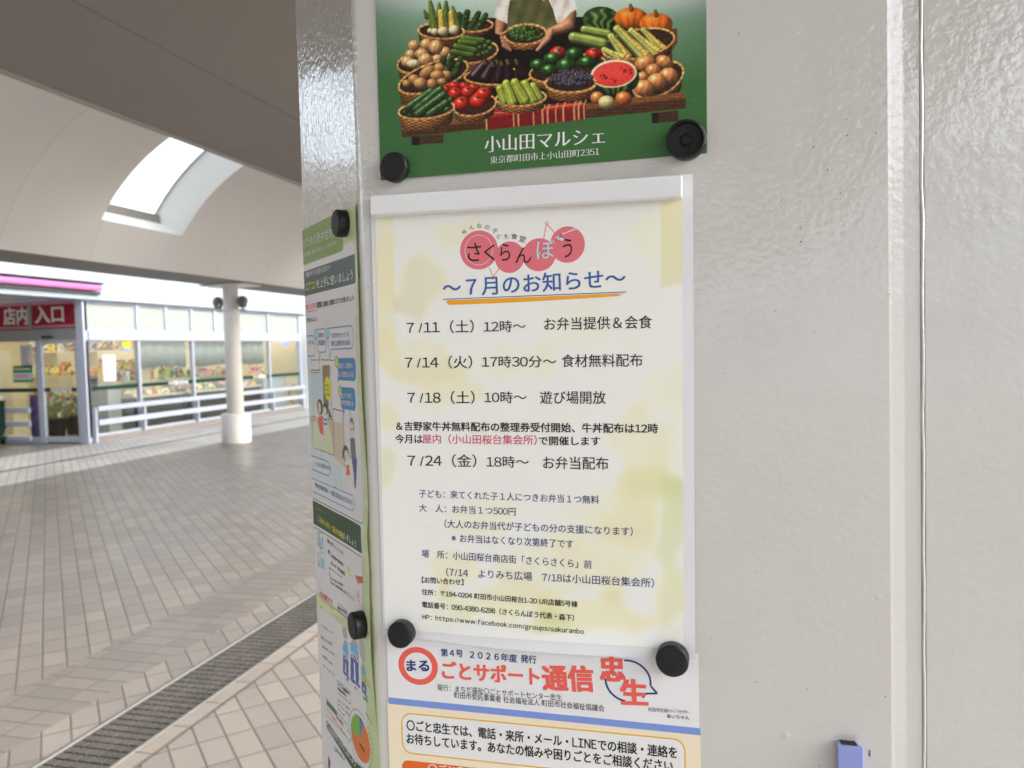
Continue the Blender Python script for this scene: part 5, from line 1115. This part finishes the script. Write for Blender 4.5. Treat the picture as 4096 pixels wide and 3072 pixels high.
def pack(x, y, z, w_, d, h, col, where, form):
    bm = nb()
    if form == 'box': box(bm, x-w_/2, x+w_/2, y-d/2, y+d/2, z, z+h); bv = .006
    elif form == 'bottle': lathe(bm, (x, y, z), [(w_*.42, 0), (w_*.45, .01), (w_*.45, h*.62), (w_*.18, h*.8), (w_*.16, h*.95), (w_*.19, h), ], 14); bv = 0
    elif form == 'bag':
        r = [(x-w_/2, y-d/2), (x+w_/2, y-d/2), (x+w_/2, y+d/2), (x-w_/2, y+d/2)]
        lo = [bm.verts.new((a, b, z)) for a, b in r]; mi = [bm.verts.new((x+(a-x)*1.12, y+(b-y)*1.15, z+h*.45)) for a, b in r]; hi = [bm.verts.new((x+(a-x)*1.0, y+(b-y)*.15, z+h)) for a, b in r]
        for A_, B_ in ((lo, mi), (mi, hi)):
            for i in range(4): bm.faces.new((A_[i], A_[(i+1) % 4], B_[(i+1) % 4], B_[i]))
        bm.faces.new(lo); bm.faces.new(hi); bv = .01
    o = obj({'box': 'grocery_box', 'bottle': 'drink_bottle', 'bag': 'food_bag'}[form], bm, GM[col], smooth=(form == 'bottle'), bevel=bv)
    return tag(o, '%s %s %s' % (col, {'box': 'grocery box', 'bottle': 'bottle', 'bag': 'food bag'}[form], where), {'box': 'box', 'bottle': 'bottle', 'bag': 'bag'}[form], 'goods '+where)
for i, (a, b, wh) in enumerate(((12.35, 13.75, 'left of the round column'), (13.92, 15.22, 'behind the round column'), (15.42, 16.68, 'right of the round column'))):
    st = thing('display_stand', 'low black display stand inside the window '+wh, 'display stand', (-11.0, a, 0), 'display stands along the shop window')
    obj('cabinet', boxes((-11.45, -10.62, a, b, .012, .70)), M_STAND, st, bevel=.01); obj('top', boxes((-11.47, -10.60, a-.01, b+.01, .70, .735)), M_SHELF, st)
    obj('back_rack', boxes((-11.45, -11.41, a, b, .735, 1.02), (-11.41, -11.12, a, b, 1.0, 1.025)), M_SHELF, st)
    cols = [['cream', 'brown', 'cream', 'red', 'white', 'orange', 'cream'], ['cream', 'lime', 'green', 'brown', 'lime', 'white'], ['orange', 'cream', 'green', 'white', 'yellow', 'pink']][i]
    y = a+.1; k = 0
    while y < b-.06:
        w_ = RNG.uniform(.10, .2); pack(-10.80, y, .735, .22, w_, RNG.uniform(.10, .17), cols[int(RNG.integers(len(cols)))], 'on the front row of the display stand '+wh, 'bag')
        pack(-11.26, y, 1.025, .16, w_*.9, RNG.uniform(.14, .24), cols[int(RNG.integers(len(cols)))], 'on the upper rack of the display stand '+wh, 'box' if RNG.random() < .6 else 'bag'); y += w_+.03
o = thing('sale_card', 'yellow edged red and white sale card in the window right of the column', 'sale card', (-10.5, 16.2, 1.0)); obj('card', boxes((-10.49, -10.485, 15.98, 16.62, .99, 1.24)), GM['yellow'], o); obj('panel', boxes((-10.483, -10.481, 16.03, 16.57, 1.03, 1.20)), GM['pink'], o); obj('print', boxes(*[(-10.479, -10.477, 16.10+k*.11, 16.16+k*.11, 1.07, 1.17) for k in range(4)]), GM['red'], o)
def shelf(x0, x1, y0, y1, levels, h, label, where, axis, palette, n):
    s = thing('shelf_unit', label, 'shelf', ((x0+x1)/2, (y0+y1)/2, 0), 'shelf units in the shop')
    obj('frame', boxes((x0, x1, y0, y0+.03, .012, h), (x0, x1, y1-.03, y1, .012, h)) if axis == 'y' else boxes((x0, x0+.03, y0, y1, .012, h), (x1-.03, x1, y0, y1, .012, h)), M_SHELF, s)
    for i in range(levels):
        z = .15+(h-.25)*i/(levels-1)
        obj('board', boxes((x0, x1, y0+.03, y1-.03, z-.02, z)) if axis == 'y' else boxes((x0+.03, x1-.03, y0, y1, z-.02, z)), M_SHELF, s)
        L = (y1-y0 if axis == 'y' else x1-x0)-.12; p = .06
        while p < L:
            w_ = RNG.uniform(.12, .26); c = palette[int(RNG.integers(len(palette)))]; form = ['box', 'box', 'bottle', 'bag'][int(RNG.integers(4))]; hh = min(RNG.uniform(.14, .3), (h-.25)/(levels-1)-.05)
            if axis == 'y': pack(x1-.13, y0+p+w_/2, z, .2, w_*.9 if form != 'bottle' else .12, hh, c, where, form) if form != 'bottle' else pack(x1-.13, y0+p+w_/2, z, .11, .11, hh, c, where, form)
            else: pack(x0+p+w_/2, y0+.13, z, w_*.9 if form != 'bottle' else .12, .2, hh, c, where, form)
            p += w_+.02
shelf(-12.45, -11.15, 13.05, 13.45, 4, 1.75, 'cream shelf unit of yellow goods seen through the first window bay', 'on the shelf behind the first window bay', 'x', ['yellow', 'orange', 'cream', 'yellow', 'brown', 'navy'], 4)
shelf(-13.9, -12.5, 13.05, 13.45, 4, 1.75, 'cream shelf unit of yellow and orange goods seen through the shop door', 'on the shelf behind the shop door', 'x', ['yellow', 'orange', 'cream', 'yellow', 'brown', 'white'], 4)
shelf(-15.6, -13.7, 12.1, 12.5, 4, 1.7, 'cream shelf unit seen behind the green notice', 'on the shelf behind the green notice', 'x', ['cream', 'yellow', 'lime', 'white', 'brown'], 4)
shelf(-13.9, -13.5, 13.9, 18.6, 4, 1.8, 'long shelf unit far inside the shop behind the window bays', 'on the long shelf far inside the shop', 'y', ['cream', 'white', 'lime', 'red', 'brown', 'yellow', 'green', 'navy'], 4)
tag(obj('white_counter', boxes((-11.3, -10.75, 17.0, 18.05, .012, .85), (-11.34, -10.71, 16.96, 18.09, .85, .88)), M_FASC, bevel=.01), 'white counter inside the last shop window bay', 'counter')
tag(obj('grey_cabinet', boxes((-11.25, -10.8, 11.86, 12.2, .012, .95), (-11.27, -10.78, 11.84, 12.22, .95, .97)), mat('cabinet_grey', (.30, .30, .31), .5), bevel=.01), 'grey cabinet inside the first shop window bay', 'cabinet')
tag(obj('dark_poster_board', boxes((-10.98, -10.94, 11.35, 11.78, .70, 1.12)), M_STAND, bevel=.005), 'dark board behind the blank white sheet', 'board')
# buckets of wrapped flowers inside the door
M_FOL = mat('flower_leaf', (.09, .17, .05), .6, var=.3, scale=30)
FL = [GM[k] for k in ('orange', 'pink', 'cream', 'red', 'lime', 'yellow')]
for i, (x, y, nm) in enumerate(((-11.98, 11.70, 'left'), (-11.62, 11.52, 'middle'), (-11.50, 11.98, 'right'), (-11.95, 12.2, 'back'))):
    t = thing('flower_bucket', ['black bucket of cream and orange bouquets just inside the shop door', 'black bucket of coral bouquets nearest the door glass', 'black bucket of mixed flowers beside the first window bay', 'black bucket of pale bouquets behind the other flower buckets'][i], 'flower bucket', (x, y, 0), 'flower buckets inside the shop door')
    s = obj('bucket', lathe(nb(), (x, y, .012), [(.10, 0), (.14, .36), (.15, .37), (.15, .385), (.13, .385), (.10, .05), (0, .05)], 20), M_STAND, t, smooth=True)
    st = nb()
    for k in range(10): a = RNG.uniform(0, 6.28); tube(st, [(x, y, .08), (x+.1*math.cos(a), y+.1*math.sin(a), .42), (x+.17*math.cos(a), y+.17*math.sin(a), .66)], .005, 5)
    for k in range(40):
        a, r, z = RNG.uniform(0, 6.28), RNG.uniform(.03, .19), RNG.uniform(.4, .72); c = Vector((x+r*math.cos(a), y+r*math.sin(a), z)); d = Vector(RNG.normal(size=3)).normalized(); e_ = d.orthogonal()
        st.faces.new([st.verts.new(c+q) for q in (-d*.05, e_*.02, d*.05, -e_*.02)])
    obj('foliage', st, M_FOL, t)
    for q in range(3):
        fb = nb()
        for k in range(12):
            a, r, z = RNG.uniform(0, 6.28), RNG.uniform(0, .19), RNG.uniform(.58, .86); bmesh.ops.create_icosphere(fb, subdivisions=1, radius=RNG.uniform(.022, .042), matrix=Matrix.Translation((x+r*math.cos(a), y+r*math.sin(a), z)))
        obj('blossoms', fb, FL[(i*2+q) % 6], t)
# dark green basket stack at the left edge
bk = thing('basket_stack', 'stack of dark green shopping baskets on a wheeled base by the shop window', 'basket stack', (-12.28, 10.62, 0))
M_BG = mat('basket_green', (.010, .045, .038), .35, .5); M_CHR = mat('chrome', (.6, .6, .62), .2, .5, metal=.9)
bm = nb()
for k in range(7):
    z = .16+k*.075; s0, s1 = .19, .225
    A_ = [bm.verts.new((-12.28+a*s0*1.05, 10.62+b*s0*.8, z)) for a, b in ((-1, -1), (1, -1), (1, 1), (-1, 1))]; B_ = [bm.verts.new((-12.28+a*s1*1.05, 10.62+b*s1*.8, z+.15)) for a, b in ((-1, -1), (1, -1), (1, 1), (-1, 1))]
    for i in range(4): bm.faces.new((A_[i], A_[(i+1) % 4], B_[(i+1) % 4], B_[i]))
    bm.faces.new(A_)
o = obj('baskets', bm, M_BG, bk); o.modifiers.new('t', 'SOLIDIFY').thickness = .006
for k in range(7):
    z = .305+k*.075; obj('rim', boxes((-12.28-.247, -12.28+.247, 10.62-.192, 10.62-.176, z, z+.022), (-12.28-.247, -12.28+.247, 10.62+.176, 10.62+.192, z, z+.022), (-12.28-.247, -12.28-.231, 10.62-.176, 10.62+.176, z, z+.022), (-12.28+.231, -12.28+.247, 10.62-.176, 10.62+.176, z, z+.022)), M_BG, bk, bevel=.004)
obj('base', boxes((-12.53, -12.03, 10.42, 10.82, .09, .15)), M_BG, bk, bevel=.02); obj('bumper', boxes((-12.54, -12.02, 10.405, 10.418, .15, .17)), M_CHR, bk, bevel=.003)
for sx in (-1, 1):
    for sy in (-1, 1): obj('wheel', lathe(nb(), (-12.28+sx*.19, 10.62+sy*.14, .045), [(.0, -.015), (.045, -.014), (.045, .014), (0, .015)], 18, 'x'), M_STAND, bk, smooth=True)

# ------------------------------------------------------------------ beyond the supermarket
fb = thing('far_shop', 'cream shop with lit ceiling tubes seen beyond the supermarket', 'shop', (-17, 28, 0))
obj('wall', boxes((-24, -10, 28, 28.3, 0, 2.5)), M_WALLIN, fb); obj('soffit', boxes((-24, -10, 24.5, 28.3, 3.25, 3.45)), M_SOF, fb); obj('roof_edge', boxes((-24, -10, 24.2, 24.5, 3.15, 4.2)), M_FASC, fb)
obj('upper_wall', boxes((-24, -10, 28, 28.3, 2.5, 3.25)), M_FASC, fb)
for y in (25.2, 26.6): obj('ceiling_tube', boxes((-17.5, -13.2, y-.05, y+.05, 3.14, 3.22)), mat('tube_lit', (.8, .8, .8), .5, emit=(1, .98, .9), es=2.) if 'tube_lit' not in bpy.data.materials else bpy.data.materials['tube_lit'], fb)
obj('window', boxes((-18, -12, 27.9, 27.99, .3, 2.1)), mat('far_window', (.30, .36, .33), .15), fb)
tag(obj('green_banner', boxes((-15.65, -15.05, 27.5, 27.53, 1.1, 1.95)), mat('banner_green', rgb(60, 160, 75), .6)), 'green banner standing in front of the cream shop', 'banner')
by = thing('bicycle', 'parked bicycle at the far corner of the supermarket', 'bicycle', (-11.1, 20.2, 0))
M_TY = mat('tyre', (.03, .03, .03), .7); M_FR = mat('bicycle_silver', (.5, .5, .52), .3, .5, metal=.7)
for dx in (-.52, .52):
    c = Vector((-11.1+dx*.45, 20.2+dx*.9, .33)); d = Vector((.45, .9, 0)).normalized()
    o = obj('wheel', tube(nb(), [c+d*.31*math.cos(a)+Vector((0, 0, .31*math.sin(a))) for a in np.linspace(0, 2*math.pi, 29)], .018, 6), M_TY, by)
    sp_ = nb()
    for k in range(12): a = k*math.pi/6; tube(sp_, [c, c+d*.3*math.cos(a)+Vector((0, 0, .3*math.sin(a)))], .003, 4)
    obj('spokes', sp_, M_FR, o)
q = lambda t, z: Vector((-11.1+t*.447, 20.2+t*.894, z))
fr = nb()
for pts in ([q(-.58, .33), q(-.12, .30)], [q(-.12, .30), q(-.22, .78)], [q(-.2, .7), q(.36, .72)], [q(-.12, .30), q(.38, .62)], [q(-.58, .33), q(-.2, .68)], [q(.58, .33), q(.40, .60), q(.34, .95)]): tube(fr, pts, .016, 6)
obj('frame', fr, M_FR, by); obj('saddle', boxes((-11.32, -11.1, 19.92, 20.08, .80, .86)), M_STAND, by, bevel=.02); obj('handlebar', tube(nb(), [q(.34, .95)+Vector((-.26, .13, .03)), q(.34, .97), q(.34, .95)+Vector((.26, -.13, .03))], .012, 6), M_FR, by)
obj('basket', boxes((-10.95, -10.72, 20.6, 20.9, .72, .95)), mat('wire_grey', (.25, .25, .26), .5), by, bevel=.01)

# the pale housing block across the open square, mirrored faintly in the pillar's gloss
hb = thing('housing_block', 'pale housing block across the open square behind the viewer', 'building', (5, -24, 0))
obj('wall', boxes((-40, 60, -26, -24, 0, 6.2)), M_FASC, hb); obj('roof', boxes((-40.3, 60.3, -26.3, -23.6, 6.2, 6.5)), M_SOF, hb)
wn = mat('window_dark', (.08, .09, .10), .15)
for i in range(20):
    for z in (1.0, 4.0): obj('window', boxes((-38+i*4.8, -35.8+i*4.8, -24, -23.97, z, z+1.3)), wn, hb)
